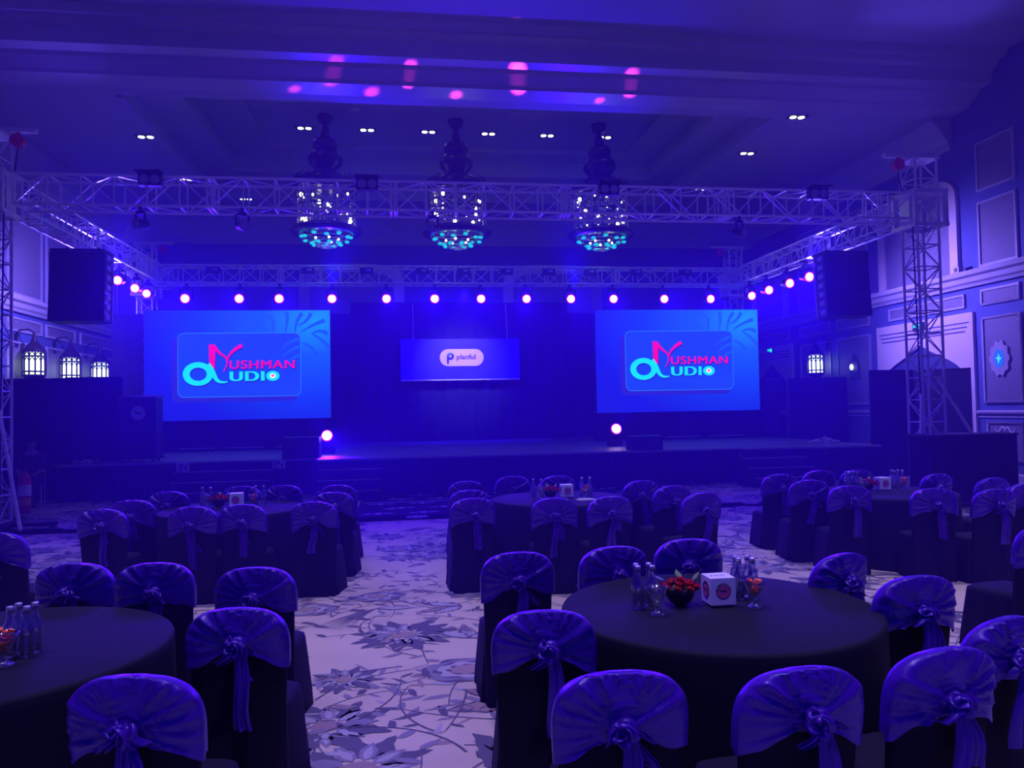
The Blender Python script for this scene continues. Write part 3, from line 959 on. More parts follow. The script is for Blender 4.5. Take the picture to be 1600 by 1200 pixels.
def tower(x, y, top, label, front=True, sx=1, z0=0.0):
    t = thing('truss_tower', label, 'truss tower', (x, y, z0), 0, None)
    p0, p1 = Vector((x, y, z0 + .12)), Vector((x, y, top - .1))
    h = .20 if not front else .22
    cs = [Vector((i * h, j * h, 0)) for i, j in ((1, 1), (1, -1), (-1, -1), (-1, 1))]
    for c_ in cs:
        m = MB(); m.tube(p0 + c_, p1 + c_, .025, 8); P(m, 'chord', 'aluminium', t)
    m = MB(); n = round((top - .2) / .42)
    for f_ in range(4):
        c0, c1 = cs[f_], cs[(f_ + 1) % 4]
        for k in range(n + 1):
            q = p0.lerp(p1, k / n); m.tube(q + c0, q + c1, .014, 6, cap=False)
            if k < n:
                q2 = p0.lerp(p1, (k + 1) / n)
                m.tube(q + (c0 if (k + f_) % 2 else c1), q2 + (c1 if (k + f_) % 2 else c0), .012, 6, cap=False)
    P(m, 'bracing', 'aluminium', t)
    # sleeve block that carries the beams
    m = MB(); s_ = h + .09
    for z in (TZ - .36, TZ + .27):
        for i in (-1, 1):
            m.box((x + i * s_, y, z), (.07, 2 * s_ + .1, .07)); m.box((x, y + i * s_, z), (2 * s_ + .1, .07, .07))
    for i in (-1, 1):
        for j in (-1, 1): m.box((x + i * s_, y + j * s_, TZ - .05), (.07, .07, .6))
    for i in (-1, 1):
        m.box((x + i * s_, y, TZ - .05), (.012, .3, .6)); 
    P(m, 'sleeve_block', 'aluminium', t)
    # head with sheave and hoist
    m = MB(); m.box((x - sx * .18, y, top - .03), (1.05, .09, .07)); m.box((x, y, top - .11), (.56, .5, .05)); P(m, 'head_beam', 'aluminium', t)
    m = MB(); m.tube((x - sx * .42, y - .06, top - .2), (x - sx * .42, y + .06, top - .2), .11, 16); m.tube((x - sx * .42, y, top - .06), (x - sx * .42, y, top - .2), .03, 8)
    P(m, 'chain_hoist', 'red_paint', t)
    m = MB(); m.tube((x - sx * .42, y, top - .3), (x - sx * .36, y, TZ + .3), .012, 6); m.tube((x - sx * .30, y - .2, TZ - .3), (x - sx * .24, y - .2, .5), .014, 6)
    P(m, 'chain', 'black_paint', t)
    m = MB(); m.box((x, y, z0 + .08), (.7, .7, .06))
    if not front: m.box((x, y, z0 + .025), (.6, .6, .05))
    else: m.box((x, y - .0, .06), (2.0, .1, .06)); m.box((x, y, .06), (.1, 2.0, .06))
    for i, j in ((1, 0), (-1, 0), (0, 1), (0, -1)) if front else (): m.tube((x + i * .95, y + j * .95, 0.012), (x + i * .95, y + j * .95, .05), .02, 8); m.tube((x + i * .95, y + j * .95, 0), (x + i * .95, y + j * .95, .012), .07, 12)
    P(m, 'base', 'black_paint', t)
    if front:
        for (ax, ay, az), (bx, by, bz) in (((-sx * .26, -.24, 1.86), (-sx * .88, -.93, .1)), ((sx * .28, 0, 2.15), (sx * 1.72, .1, .02))):
            if sx < 0 and ax < 0: continue
            m = MB(); m.tube((x + ax, y + ay, az), (x + bx, y + by, bz), .03, 8); m.tube((x + ax, y + ay, az - .04), (x + ax, y + ay, az + .05), .045, 8); P(m, 'outrigger_brace', 'white_metal', t)
    return t
tower(9.86, 13.5, 6.5, 'tall aluminium truss tower at front right by the wall arch', True, 1)
tower(-6.58, 13.5, 6.5, 'tall aluminium truss tower at the far left edge by the fire extinguisher', True, -1)
tower(10.15, 22.6, 6.65, 'rear right truss tower rising behind the right video wall', False, 1, ST)
tower(-7.0, 22.6, 6.6, 'rear left truss tower rising behind the left video wall', False, -1, ST)

# ------------------------------------------------------------------ stage lights
HEADS = []
def make_light(name='stage_light'):
    t = thing(name, 'x', 'stage light')
    m = MB(); m.box((0, 0, -.07), (.16, .12, .08)); m.tube((0, 0, -.03), (0, 0, .06), .03, 8); m.box((0, 0, .04), (.07, .05, .08)); m.build('clamp', 'black_paint', t)
    m = MB()
    for i in (-1, 1): m.box((i * .15, 0, -.22), (.02, .06, .26))
    m.box((0, 0, -.1), (.32, .07, .025)); m.build('yoke', 'black_paint', t)
    m = MB(); a = Vector((0, .14, -.31)); b_ = Vector((0, -.13, -.35)); m.tube(a, b_, .10, 16, r2=.125); m.ball((0, .14, -.31), .1, 12, 6); hd = m.build('lamp_head', 'black_plastic', t)
    m = MB(); d = (b_ - a).normalized(); m.tube(b_ - d * .004, b_ + d * .006, .122, 20); r_ = m.build('lens_ring', 'lamp_rim', hd)
    m = MB(); m.tube(b_ + d * .0065, b_ + d * .022, .092, 20, r2=.08); m.build('lens', 'lamp_hot', hd, label='glowing lens')
    return t
proto = make_light()
LZ = TZ - .08 - .25 - .05
xs = [-5.43, -4.11, -3.12, -1.79, -.39, .87, 2.1, 3.33, 4.55, 5.74, 7.18, 8.52]
ordn = ['first', 'second', 'third', 'fourth', 'fifth', 'sixth', 'seventh', 'eighth', 'ninth', 'tenth', 'eleventh', 'twelfth']
dimm = bpy.data.objects
for i, x in enumerate(xs):
    lab = 'glowing violet stage light hanging from the rear truss, %s from the left' % ordn[i]
    o = proto if i == 0 else dup(proto, (x, 20.62, LZ))
    o.location = (x, 20.62, LZ); o['label'] = lab; o['group'] = 'stage lights on the rear truss'
    HEADS.append((o, (x, 20.45, LZ - .36)))
for i, y in enumerate((18.6, 19.75, 20.6)):
    o = dup(proto, (-6.35, y, LZ - .0), 0, 'glowing violet light under the left side truss, %s from the front' % ordn[i], 'stage lights on the left side truss'); o.scale = (.9, .9, .9); o.location.z = TZ - .29
    HEADS.append((o, (-6.35, y - .17, LZ - .33)))
for i, y in enumerate((17.45, 18.4, 19.52, 20.55)):
    o = dup(proto, (9.7, y, TZ - .3), 0, 'glowing violet light under the right side truss, %s from the front' % ordn[i], 'stage lights on the right side truss')
    HEADS.append((o, (9.7, y - .17, LZ - .33)))
for i, (o, p) in enumerate(HEADS):
    tx, ty = (1.7 + (p[0] - 1.7) * .55 + (-1.6 if i % 2 else 1.6), 6.5 + (i * 37 % 5) - 2)
    spot('lamp_light', p, (tx, ty, 0.3), E_PAR, VIOLET, 62, .9, .08, o)

def floor_head(x, y, label):
    t = thing('floor_spotlight', label, 'stage light', (x, y, ST), 0, 'glowing moving heads on the stage floor')
    m = MB(); m.bounds(-.17, .17, -.13, .13, 0, .14); m.build('base', 'black_plastic', t)
    m = MB()
    for i in (-1, 1): m.box((i * .15, 0, .3), (.035, .1, .34))
    m.box((0, 0, .155), (.33, .14, .03)); m.build('yoke', 'black_plastic', t)
    m = MB(); a, b_ = Vector((0, .14, .38)), Vector((0, -.15, .44)); m.tube(a, b_, .11, 16, r2=.125); hd = m.build('lamp_head', 'black_plastic', t)
    d = (b_ - a).normalized()
    m = MB(); m.tube(b_, b_ + d * .008, .135, 20); m.build('lens_ring', 'lamp_rim', hd)
    m = MB(); m.tube(b_ + d * .009, b_ + d * .02, .105, 20); m.build('lens', 'lamp_hot', hd, label='glowing lens')
    return t
f1 = floor_head(-1.8, 19.0, 'glowing moving head light on the stage floor below the left video wall')
f2 = floor_head(5.27, 19.0, 'glowing moving head light on the stage floor below the right video wall')
spot('lamp_light', (-1.8, 18.82, ST + .46), (-5, 15, 7.5), 500, VIOLET, 60, .8, .06, f1)
spot('lamp_light', (-1.8, 18.81, ST + .44), (-.6, 14, 0.2), 1500, VIOLET, 42, .8, .06, f1)
spot('lamp_light', (5.27, 18.82, ST + .46), (8, 15, 7.5), 500, VIOLET, 60, .8, .06, f2)

# unlit moving heads hanging below the front and side trusses, and drivers clipped to the rear truss
u = make_light('hanging_spotlight')
for c_ in kids(u):
    for k in kids(c_):
        if k.name.startswith('lens'):
            k.data = k.data.copy(); k.data.materials.clear(); k.data.materials.append(M['lens_off'])
            if 'label' in k: del k['label']
un = [(-2.6, 13.5, 'left of the left chandelier'), (.55, 13.5, 'between the left and middle chandeliers'), (6.1, 13.5, 'near the right end'), (-4.2, 13.5, 'near the left end')]
for i, (x, y, ph_) in enumerate(un):
    lab = 'unlit black moving head under the front truss, ' + ph_
    o = u if i == 0 else dup(u, (x, y, TZ - .32))
    o.location = (x, 13.255, TZ - .31); o['label'] = lab; o['group'] = 'unlit moving heads under the front truss'; o.scale = (.72, .72, .72); o.rotation_euler.z = .6 * (-1) ** i
for i, x in enumerate((-4.75, -2.4, -.9, .55, 1.65, 2.8, 3.95, 5.1, 6.4, 7.8)):
    t = thing('power_box', 'small dark power box clipped inside the rear truss, %s from the left' % ordn[i], 'equipment', (x, 20.5, TZ), 0, 'power boxes on the rear truss')
    m = MB(); m.box((0, 0, 0), (.34, .08, .16)); m.build('case', 'black_plastic', t)
    m = MB(); m.box((-.1, .02, .1), (.03, .05, .06)); m.box((.1, .02, .1), (.03, .05, .06)); m.build('hook', 'aluminium', t)
    m = MB(); m.box((.05, -.042, .02), (.12, .004, .05)); m.build('label_plate', 'grey_card', t)

def blinder(x, y, z, label):
    t = thing('blinder_light', label, 'stage light', (x, y, z - .0), 0, 'two-lamp blinders on the front truss')
    m = MB(); m.box((0, .06, .13), (.36, .14, .2)); m.box((0, -.02, .245), (.40, .22, .015)); m.build('housing', 'black_paint', t)
    for i in (-1, 1):
        m = MB(); m.tube((i * .085, -.012, .13), (i * .085, -.03, .13), .078, 20, r2=.07); m.build('lamp_lens', 'lens_off', t)
    m = MB(); m.box((0, .1, .2), (.08, .06, .1)); m.tube((-.19, .06, .13), (.19, .06, .13), .015, 8); m.build('clamp', 'black_paint', t)
    return t
for x, ph_ in ((-4.02, 'near its left end'), (-.55, 'beside the left chandelier'), (3.65, 'in front of the right chandelier'), (7.6, 'near its right end')):
    blinder(x, 13.14, TZ + .03, 'two-lamp blinder light on top of the front truss, ' + ph_)

# ------------------------------------------------------------------ line arrays
def line_array(x, y, s, label, side):
    t = thing('line_array', label, 'loudspeaker', (x, y, 3.68), 0, 'hanging line arrays')
    n, h = 7, .2
    for k in range(n):
        z = 5.06 - h * (k + .5); a = R(-.5 * k); yy = y - .004 * k * k * .5
        m = MB(); rot = Matrix.Rotation(a, 3, 'X')
        m.box((x, yy + .26, z), (1.05, .46, h - .008), rot)
        cab = P(m, 'cabinet', 'black_paint', t)
        m = MB(); m.box((x, yy + .02, z), (1.03, .03, h - .02), rot); g_ = P(m, 'front_grille', 'grille', t)
        m = MB(); m.box((x + side * .53, yy + .2, z), (.015, .2, h * .5), rot); m.box((x + side * .535, yy + .42, z), (.02, .05, h * .9), rot); P(m, 'rigging_plate', 'grey_card', t)
    m = MB(); m.box((x, y + .3, 5.09), (1.0, .6, .05)); m.tube((x - .3, y + .3, 5.1), (x - .3, y + .3, 5.2), .02); m.tube((x + .3, y + .3, 5.1), (x + .3, y + .3, 5.2), .02)
    P(m, 'flying_frame', 'black_paint', t)
line_array(-6.36, 16.3, 1, 'black line array loudspeaker hanging from the left side truss', 1)
line_array(9.72, 15.75, 1, 'black line array loudspeaker hanging from the right side truss', -1)

# ------------------------------------------------------------------ chandeliers
def make_chandelier():
    t = thing('chandelier', 'x', 'chandelier')
    Z = lambda px: -(px - 183) * .0161
    m = MB(); m.lathe([(.05, 0.06), (.2, 0.05), (.21, -.02), (.17, -.1), (.07, -.17)], n=24); m.build('canopy', 'bronze', t)
    m = MB(); m.lathe([(.05, -.15), (.06, -.22), (.13, -.36), (.14, -.46), (.10, -.54), (.06, -.56)], n=20)
    m.lathe([(.10, -.54), (.28, -.58), (.32, -.68), (.3, -.78), (.18, -.86)], n=28); m.build('stem', 'bronze', t)
    m = MB(); m.lathe([(.17, -.84), (.32, -.88), (.42, -.98), (.44, -1.1), (.40, -1.2), (.3, -1.3), (.28, -1.4)], n=32); m.build('dome', 'bronze', t)
    m = MB(); m.lathe([(.28, -1.36), (.36, -1.42), (.6, -1.5), (.76, -1.62), (.82, -1.78), (.78, -1.84), (.70, -1.84)], n=40)
    for k in range(20):
        a = 2 * PI * k / 20
        m.path([(.84 * math.cos(a + q * .15) * (1 - .2 * q * q), .84 * math.sin(a + q * .15) * (1 - .2 * q * q), -1.76 + .28 * q) for q in (0, .33, .66, 1)], .014, 5)
    m.build('crown', 'bronze', t)
    m = MB()
    for z in (-1.86, -2.3, -2.78): m.lathe([(.73, z), (.76, z), (.76, z - .035), (.73, z - .035), (.73, z)], n=40, cap0=False, cap1=False)
    for k in range(16):
        a = 2 * PI * k / 16; m.tube((.74 * math.cos(a), .74 * math.sin(a), -1.85), (.74 * math.cos(a), .74 * math.sin(a), -2.8), .014, 6)
    m.build('cage', 'bronze', t)
    m = MB(); rr = random.Random(3)
    for k in range(420):
        a = rr.uniform(0, 2 * PI); z = rr.uniform(-2.75, -1.9); r_ = rr.choice((.7, .7, .5))
        m.ball((r_ * math.cos(a), r_ * math.sin(a), z), rr.uniform(.010, .022), 5, 3)
    m.build('crystal_strands', 'crystal', t)['kind'] = 'stuff'
    m = MB(); m.lathe([(.72, -2.8), (.86, -2.84), (.9, -2.9), (.84, -2.96), (.66, -2.98), (.62, -2.92)], n=40, cap0=False, cap1=False); m.build('lower_ring', 'bronze', t)
    m = MB()
    for i in range(16):
        for j in range(1, 6):
            a = 2 * PI * (i + .5 * (j % 2)) / 16; r_ = .13 * j
            m.ball((r_ * math.cos(a), r_ * math.sin(a), -3.30 + .42 * (r_ / .66) ** 2.2), .022, 5, 3)
    for j in range(1, 6):
        r_ = .13 * j; z = -3.30 + .42 * (r_ / .66) ** 2.2
        m.lathe([(r_ + .008, z), (r_ + .008, z + .014), (r_ - .008, z + .014), (r_ - .008, z)], n=28, cap0=False, cap1=False)
    m.build('bead_bowl', 'crystal', t)
    for k in range(20):
        q = k < 12
        a = 2 * PI * k / 12 + .1 if q else 2 * PI * k / 8 + .3
        r_ = .6 if q else .36; z = -3.02 - (0.05 if k % 2 else 0) if q else -3.2
        m = MB(); m.ball((r_ * math.cos(a), r_ * math.sin(a), z), .062, 12, 6, 0, (1, 1, .6)); m.build('turquoise_stone', 'turquoise', t)
    rr = random.Random(11)
    for k in range(26):
        a = 2 * PI * k / 13 + rr.uniform(-.1, .1); z = rr.choice((-1.98, -2.1, -2.35, -2.5, -2.62, -2.72))
        m = MB(); m.ball((.6 * math.cos(a), .6 * math.sin(a), z), rr.choice((.02, .028, .038, .045)), 10, 6, 0, (1, 1, 1.3)); m.build('candle_bulb', 'bulb_glow', t)
    for k in range(5):
        a = 2 * PI * k / 5; m = MB(); m.ball((.3 * math.cos(a), .3 * math.sin(a), -3.08), .03, 8, 5); m.build('candle_bulb', 'bulb_glow', t)
    return t
ch = make_chandelier()
for i, (x, ph_) in enumerate(((-1.85, 'left one of three'), (1.45, 'middle one of three'), (5.25, 'right one of three'))):
    o = ch if i == 0 else dup(ch, (x, 19.8, ZT))
    o.location = (x, 19.8, ZT); o['label'] = 'bronze tiered chandelier with crystals and turquoise stones, ' + ph_; o['group'] = 'chandeliers above the stage'
    o.rotation_euler.z = i * .7

# downlights
dl = thing('downlight', 'x', 'ceiling light')
m = MB(); m.box((0, 0, -.008), (.46, .24, .016)); m.build('trim_plate', 'black_paint', dl)
for i in (-1, 1):
    m = MB(); m.tube((i * .1, 0, -.017), (i * .1, 0, -.03), .075, 16); m.build('lamp_face', 'downlight_glow', dl)
dls = [(-2.48 + 1.625 * k, 18.7, ZT + .06, 'front row over the chandeliers, %s from the left' % ordn[k]) for k in range(6)] + [(-2.46 + 1.62 * k, 20.67, ZT + .06, 'rear row over the chandeliers, %s from the left' % ordn[k]) for k in range(6)]
dls += [(-5.95, 19.19, ZS, 'left soffit, nearer one'), (9.08, 19.15, ZS, 'right soffit, second from the front'), (-5.95, 22.6, ZS, 'left soffit, farther one'), (9.15, 22.5, ZS, 'right soffit, farthest'), (9.12, 16.6, ZS, 'right soffit, nearest the beam'), (-4.7, 24.55, ZS, 'rear soffit left of the chandeliers')]
for i, (x, y, z, ph_) in enumerate(dls):
    o = dl if i == 0 else dup(dl, (x, y, z))
    o.location = (x, y, z); o['label'] = 'small twin downlight glowing in the ceiling, ' + ph_; o['group'] = 'twin downlights in the ceiling'
for i, (x, y, z, ph_) in enumerate(dls[:12:3]):
    pass
for x, y, ph_ in ((-1.1, 19.3, 'left'), (2.9, 19.3, 'right')):
    t = thing('smoke_detector', 'small pale smoke detector on the ceiling, %s one between the downlight rows' % ph_, 'detector', (x, y, ZT + .06), 0, 'smoke detectors on the ceiling')
    m = MB(); m.lathe([(.14, 0), (.14, -.03), (.1, -.05), (.05, -.055)], n=18); m.build('cover', 'trim_paint', t)
    m = MB(); m.lathe([(.05, -.05), (.045, -.07), (.02, -.075)], n=12); m.build('sensor', 'grey_card', t)
# downlights of the near ceiling, above and behind the camera: they light the front tables and the aisle carpet
for i, (x, y) in enumerate(((-4.5, 4.5), (.2, 4.5), (4.9, 4.5), (9.0, 5.5), (-4.5, 7.6), (.2, 7.6), (4.9, 7.6), (9.0, 7.6), (0.2, .8), (4.9, .8))):
    o = dup(dl, (x, y, ZN), 0, 'small twin downlight in the ceiling above the front tables', 'twin downlights above the front tables')
    spot('lamp_light', (x, y, ZN - .04), (x, y + .01, 0), E_DOWN, (0.52, 0.40, 1.0), 66, .9, .1, o)

# wall lanterns
def make_lantern():
    t = thing('wall_lantern', 'x', 'lantern')
    m = MB(); m.tube((0, 0, .46), (0, 0, .68), .02, 8); m.lathe([(.03, .68), (.05, .56), (.08, .47), (.17, .38), (.235, .30), (.25, .27), (.22, .26)], n=12, smooth=False)
    m.lathe([(.22, -.24), (.245, -.26), (.2, -.32), (.1, -.40), (.04, -.46), (.03, -.54)], n=12, smooth=False)
    for z, w_ in ((.27, .03), (.17, .035), (-.16, .035), (-.24, .03)): m.lathe([(.222, z), (.25, z), (.25, z - w_), (.222, z - w_), (.222, z)], n=12, cap0=False, cap1=False, smooth=False)
    for k in range(12):
        a = 2 * PI * k / 12; m.tube((.238 * math.cos(a), .238 * math.sin(a), .27), (.238 * math.cos(a), .238 * math.sin(a), -.26), .02, 6)
        b0, b1 = a + .05, a + 2 * PI / 12 - .05
        am = (b0 + b1) / 2
        for q0, q1 in ((b0, am), (b1, am)):
            m.tube((.235 * math.cos(q0), .235 * math.sin(q0), .06), (.235 * math.cos(q1), .235 * math.sin(q1), .14), .011, 5)
            m.tube((.235 * math.cos(q0), .235 * math.sin(q0), .18), (.235 * math.cos(q1), .235 * math.sin(q1), .25), .013, 5)
    m.build('lantern_frame', 'bronze', t)
    m = MB(); m.lathe([(.20, .262), (.215, .18), (.215, -.18), (.20, -.25)], n=12, smooth=False); m.build('lit_panes', 'lantern_glow', t)
    m = MB(); m.path([(0, 0, .66), (0, .12, .74), (0, .34, .72), (0, .40, .56)], .018, 8); m.box((0, .41, .5), (.14, .03, .3)); m.build('bracket', 'bronze', t)
    return t
ln = make_lantern()
for i, (y, ph_) in enumerate(((20.04, 'nearest, behind the left truss tower'), (22.1, 'middle one'), (24.15, 'farthest, nearest the video wall'))):
    o = ln if i == 0 else dup(ln, (0, 0, 0))
    o.location = (XL + .42, y, 3.08); o.rotation_euler.z = R(90); o['label'] = 'lit bronze lantern on the left wall, ' + ph_; o['group'] = 'lanterns on the left wall'
    o.scale = (1.1, 1.0, 1.12)
o = dup(ln, (XR - .42, 21.9, 2.95), R(-90), 'lit bronze lantern on the right wall above the black partitions')
o['group'] = 'lantern on the right wall'
o.scale = (1.1, 1.0, 1.12)
# small candle sconce beside it
t = thing('wall_sconce', 'small lit arched sconce on the right wall right of the lantern', 'wall light', (XR, 20.5, 2.75))
m = MB(); m.prism(arch_pts(-.22, .22, -.35, .05, .4, 'ogee'), lambda u_, v_, d_: (-d_, u_, v_), .0, .05); m.build('back_plate', 'wall_dark', t)
m = MB(); m.ball((-.12, 0, .02), .05, 10, 6, 0, (1, 1, 1.8)); m.build('bulb', 'lantern_glow', t)
m = MB(); m.tube((-.05, 0, -.1), (-.12, 0, -.08), .012); m.tube((-.12, 0, -.1), (-.12, 0, -.06), .03); m.build('bracket', 'bronze', t)
# exit signs
for y, z, lab in ((17.58, 3.62, 'small green exit light on the near right portal behind the truss tower'), (25.4, 3.62, 'small green exit light on the far right portal beside the video wall')):
    t = thing('exit_light', lab, 'sign', (XR - .08, y, z), 0, 'green exit lights on the right wall')
    m = MB(); m.bounds(-.05, 0, -.19, .19, -.1, .1); m.build('case', 'black_plastic', t)
    m = MB(); m.bounds(-.056, -.051, -.15, -.01, -.06, .06); m.bounds(-.056, -.051, .05, .15, -.02, .05); m.build('lit_face', 'exit_green', t)
# oval mirror-like medallion
t = thing('wall_medallion', 'scalloped oval medallion with a blue glass centre on the right wall', 'wall decoration', (XR - .02, 15.05, 2.66))
m = MB(); m.prism([((.27 + .02 * math.cos(10 * a)) * math.cos(a), (.37 + .03 * math.cos(10 * a)) * math.sin(a)) for a in [2 * PI * k / 80 for k in range(80)]], lambda u_, v_, d_: (-d_, u_, v_), 0, .04); m.build('scalloped_frame', 'trim_paint', t)
m = MB(); m.prism([(.14 * math.cos(a), .2 * math.sin(a)) for a in [2 * PI * k / 32 for k in range(32)]], lambda u_, v_, d_: (-d_, u_, v_), .04, .05)
m.build('glass_centre', mat('blue_glass', (.02, .1, .5), .15, emit=(.02, .15, .9), strength=.7), t)  # emission puts a glow into the centre, which is no lamp
m = MB(); m.prism([(.0, .1), (.03, .03), (.09, .02), (.03, -.03), (.02, -.12), (-.03, -.04), (-.08, 0), (-.03, .03)], lambda u_, v_, d_: (-d_, u_, v_), .05, .055); m.build('painted_highlight', mat('highlight_cyan', (.05, .4, .8), .1, emit=(.05, .45, 1.0), strength=1.2), t)  # highlight drawn in as a glowing cyan shape
# small ledge boxes on the cornice
for y, lab in ((16.0, 'small pale sensor box on the cornice of the right wall'),):
    t = thing('sensor_box', lab, 'equipment', (XR - .2, y, 4.67))
    m = MB(); m.bounds(-.06, .06, -.09, .09, 0, .14); m.build('case', 'trim_paint', t)
    m = MB(); m.tube((-.07, 0, .07), (-.06, 0, .07), .04); m.build('lens', 'black_plastic', t)

# ------------------------------------------------------------------ lectern, wedges, subs, clutter
t = thing('lectern', 'tall black lectern with a round pale emblem at the left of the stage', 'lectern', (-5.66, 17.85, ST))
m = MB(); m.bounds(-.38, .38, -.25, .25, .11, 1.38); m.bounds(-.41, .41, -.28, .28, .06, .11); m.build('body', 'black_paint', t)
m = MB(); m.box((0, 0, 1.41), (.82, .56, .03), Matrix.Rotation(R(4), 3, 'X')); m.build('reading_top', 'black_plastic', t)
for x in (-.32, .3, ):
    for y in (-.2, .2):
        m = MB(); m.tube((x - .02, y, .03), (x + .02, y, .03), .03, 12); m.box((x, y, .05), (.05, .05, .02)); m.build('castor', 'black_plastic', t)
def emblem(par, r, fn, small=False):
    m = MB(); m.prism([(r * math.cos(a), r * math.sin(a)) for a in [2 * PI * k / 36 for k in range(36)]], fn, 0, .002); e = m.build('emblem', 'ink_dark', par)
    m = MB(); m.prism([(r * .93 * math.cos(a), r * .93 * math.sin(a) - r * .0) for a in [PI + PI * k / 18 for k in range(19)]] + [(r * .93 * math.cos(a), r * .1) for a in (0,)] + [(r * .68 * math.cos(a), r * .68 * math.sin(a)) for a in [PI * k / 18 for k in range(1, 18)]], fn, .002, .003)
    m.build('emblem_sun', 'ink_pink', e)
    m = MB(); m.prism([(-r * .55, r * .15), (-r * .35, r * .25), (-r * .1, 0), (r * .1, r * .22), (r * .3, r * .05), (r * .5, -r * .1), (r * .2, -r * .12), (-r * .1, -r * .1), (-r * .35, 0)], fn, .003, .004); m.build('emblem_bird', 'ink_dark', e)
    if not small:
        word = 'PLANFUL'
        for k, c_ in enumerate(word):
            a = R(155 - 130 * k / 6)
            def place(x_, y_, z_, a=a):
                b_ = a - PI / 2
                u_ = r * .74 * math.cos(a) + x_ * math.cos(b_) - y_ * math.sin(b_); v_ = r * .74 * math.sin(a) + x_ * math.sin(b_) + y_ * math.cos(b_)
                return fn(u_, v_, .003 + z_)
            l = text_mesh(c_, r * .3, 'emblem_letter', 'ink_white', .0004, r * .008, 1.0, place, 'CENTER'); l.parent = e
    return e
e = emblem(t, .15, lambda u_, v_, d_: (.02 + u_, -.25 - d_, 1.05 + v_))
e.data.materials.clear(); e.data.materials.append(M['grey_card'])
for k_ in kids(e):
    if k_.name.startswith('emblem_sun'): k_.data.materials.clear(); k_.data.materials.append(M['strip_light'])
m = MB(); m.path([(-.2, -.05, 1.41), (-.2, -.06, 1.5), (-.17, -.09, 1.6), (-.13, -.13, 1.66)], .007, 6); m.build('microphone_stem', 'aluminium', t)
m = MB(); m.ball((-.125, -.14, 1.67), .018, 8, 6); m.build('microphone', 'black_plastic', t)

def sub(x, y, w, d, h, z, label):
    t = thing('stage_monitor', label, 'loudspeaker', (x, y, z), 0, 'black loudspeaker cabinets on the stage front')
    m = MB(); m.bounds(-w / 2, w / 2, -d / 2 + .02, d / 2, 0, h); m.build('cabinet', 'black_paint', t)
    m = MB(); m.bounds(-w / 2 + .02, w / 2 - .02, -d / 2, -d / 2 + .02, .02, h - .02); m.build('grille', 'grille', t)
    for i in (-1, 1):
        m = MB(); m.box((i * (w / 2 + .004), 0, h * .6), (.01, .14, .05)); m.build('handle', 'black_plastic', t)
sub(-2.22, 17.6, .78, .6, .46, ST, 'black loudspeaker cabinet on the stage right of the left steps')
sub(5.45, 17.15, .72, .5, .32, ST, 'black loudspeaker cabinet on the stage front before the right video wall')
# folded black equipment case on the floor at right
t = thing('equipment_case', 'large black covered equipment case on the floor right of the truss tower', 'case', (9.4, 12.0, 0))
m = MB(); m.bounds(-.78, .78, -.3, .3, .08, 1.18); m.build('body', 'black_cloth', t)
m = MB(); m.bounds(-.80, .80, -.32, .32, 1.18, 1.21); m.build('lid', 'black_paint', t)
for x in (-.65, .65):
    for y in (-.22, .22):
        m = MB(); m.tube((x - .02, y, .04), (x + .02, y, .04), .04, 12); m.box((x, y, .07), (.06, .06, .02)); m.build('castor', 'black_plastic', t)
# pile of paper and cable
rr = random.Random(5)
t = thing('paper_heap', 'heap of crumpled pale paper at the right end of the stage', 'litter', (10.35, 18.0, ST))
m = MB()
for k in range(70):
    a = rr.uniform(0, 6.28); q = rr.uniform(0, 1) ** .7; x, y = .42 * q * math.cos(a), .2 * q * math.sin(a)
    z = .005 + (1 - q) * .13 * rr.random()
    rot = Matrix.Rotation(rr.uniform(-.8, .8), 3, 'X') @ Matrix.Rotation(rr.uniform(-.8, .8), 3, 'Y') @ Matrix.Rotation(a, 3, 'Z')
    m.box((x, y, z + .02), (rr.uniform(.05, .12), rr.uniform(.04, .09), .004), rot)
hp = m.build('crumpled_sheets', 'paper', t); hp['kind'] = 'stuff'
def coil(x, y, z, label, n=3, r0=.22, mt='black_plastic'):
    t = thing('cable_coil', label, 'cable', (x, y, z))
    m = MB()
    for k in range(n):
        pts = [((r0 + .02 * k + .02 * math.sin(3 * a)) * math.cos(a), .6 * (r0 + .02 * k) * math.sin(a), .012 + .016 * k + .006 * math.sin(5 * a)) for a in [2 * PI * q / 24 for q in range(25)]]
        m.path(pts, .009, 6)
    m.build('loops', mt, t)
    m = MB(); m.path([(r0, 0, .015), (r0 + .25, .05, .012), (r0 + .5, -.04, .012)], .009, 6); m.build('loose_end', mt, t)
coil(-6.75, 17.75, ST, 'pale coiled cable on the far left corner of the stage', 3, .22, 'strip_light')
coil(-6.35, 18.1, ST, 'dark coiled cable on the stage just left of the lectern', 3, .2)
t = thing('junction_box', 'small white junction box among the cables on the left of the stage', 'equipment', (-6.62, 17.5, ST))
m = MB(); m.bounds(-.07, .07, -.05, .05, 0, .09); m.build('case', 'white_card', t)
m = MB(); m.tube((0, -.05, .045), (0, -.065, .045), .025, 12); m.build('socket', 'black_plastic', t)

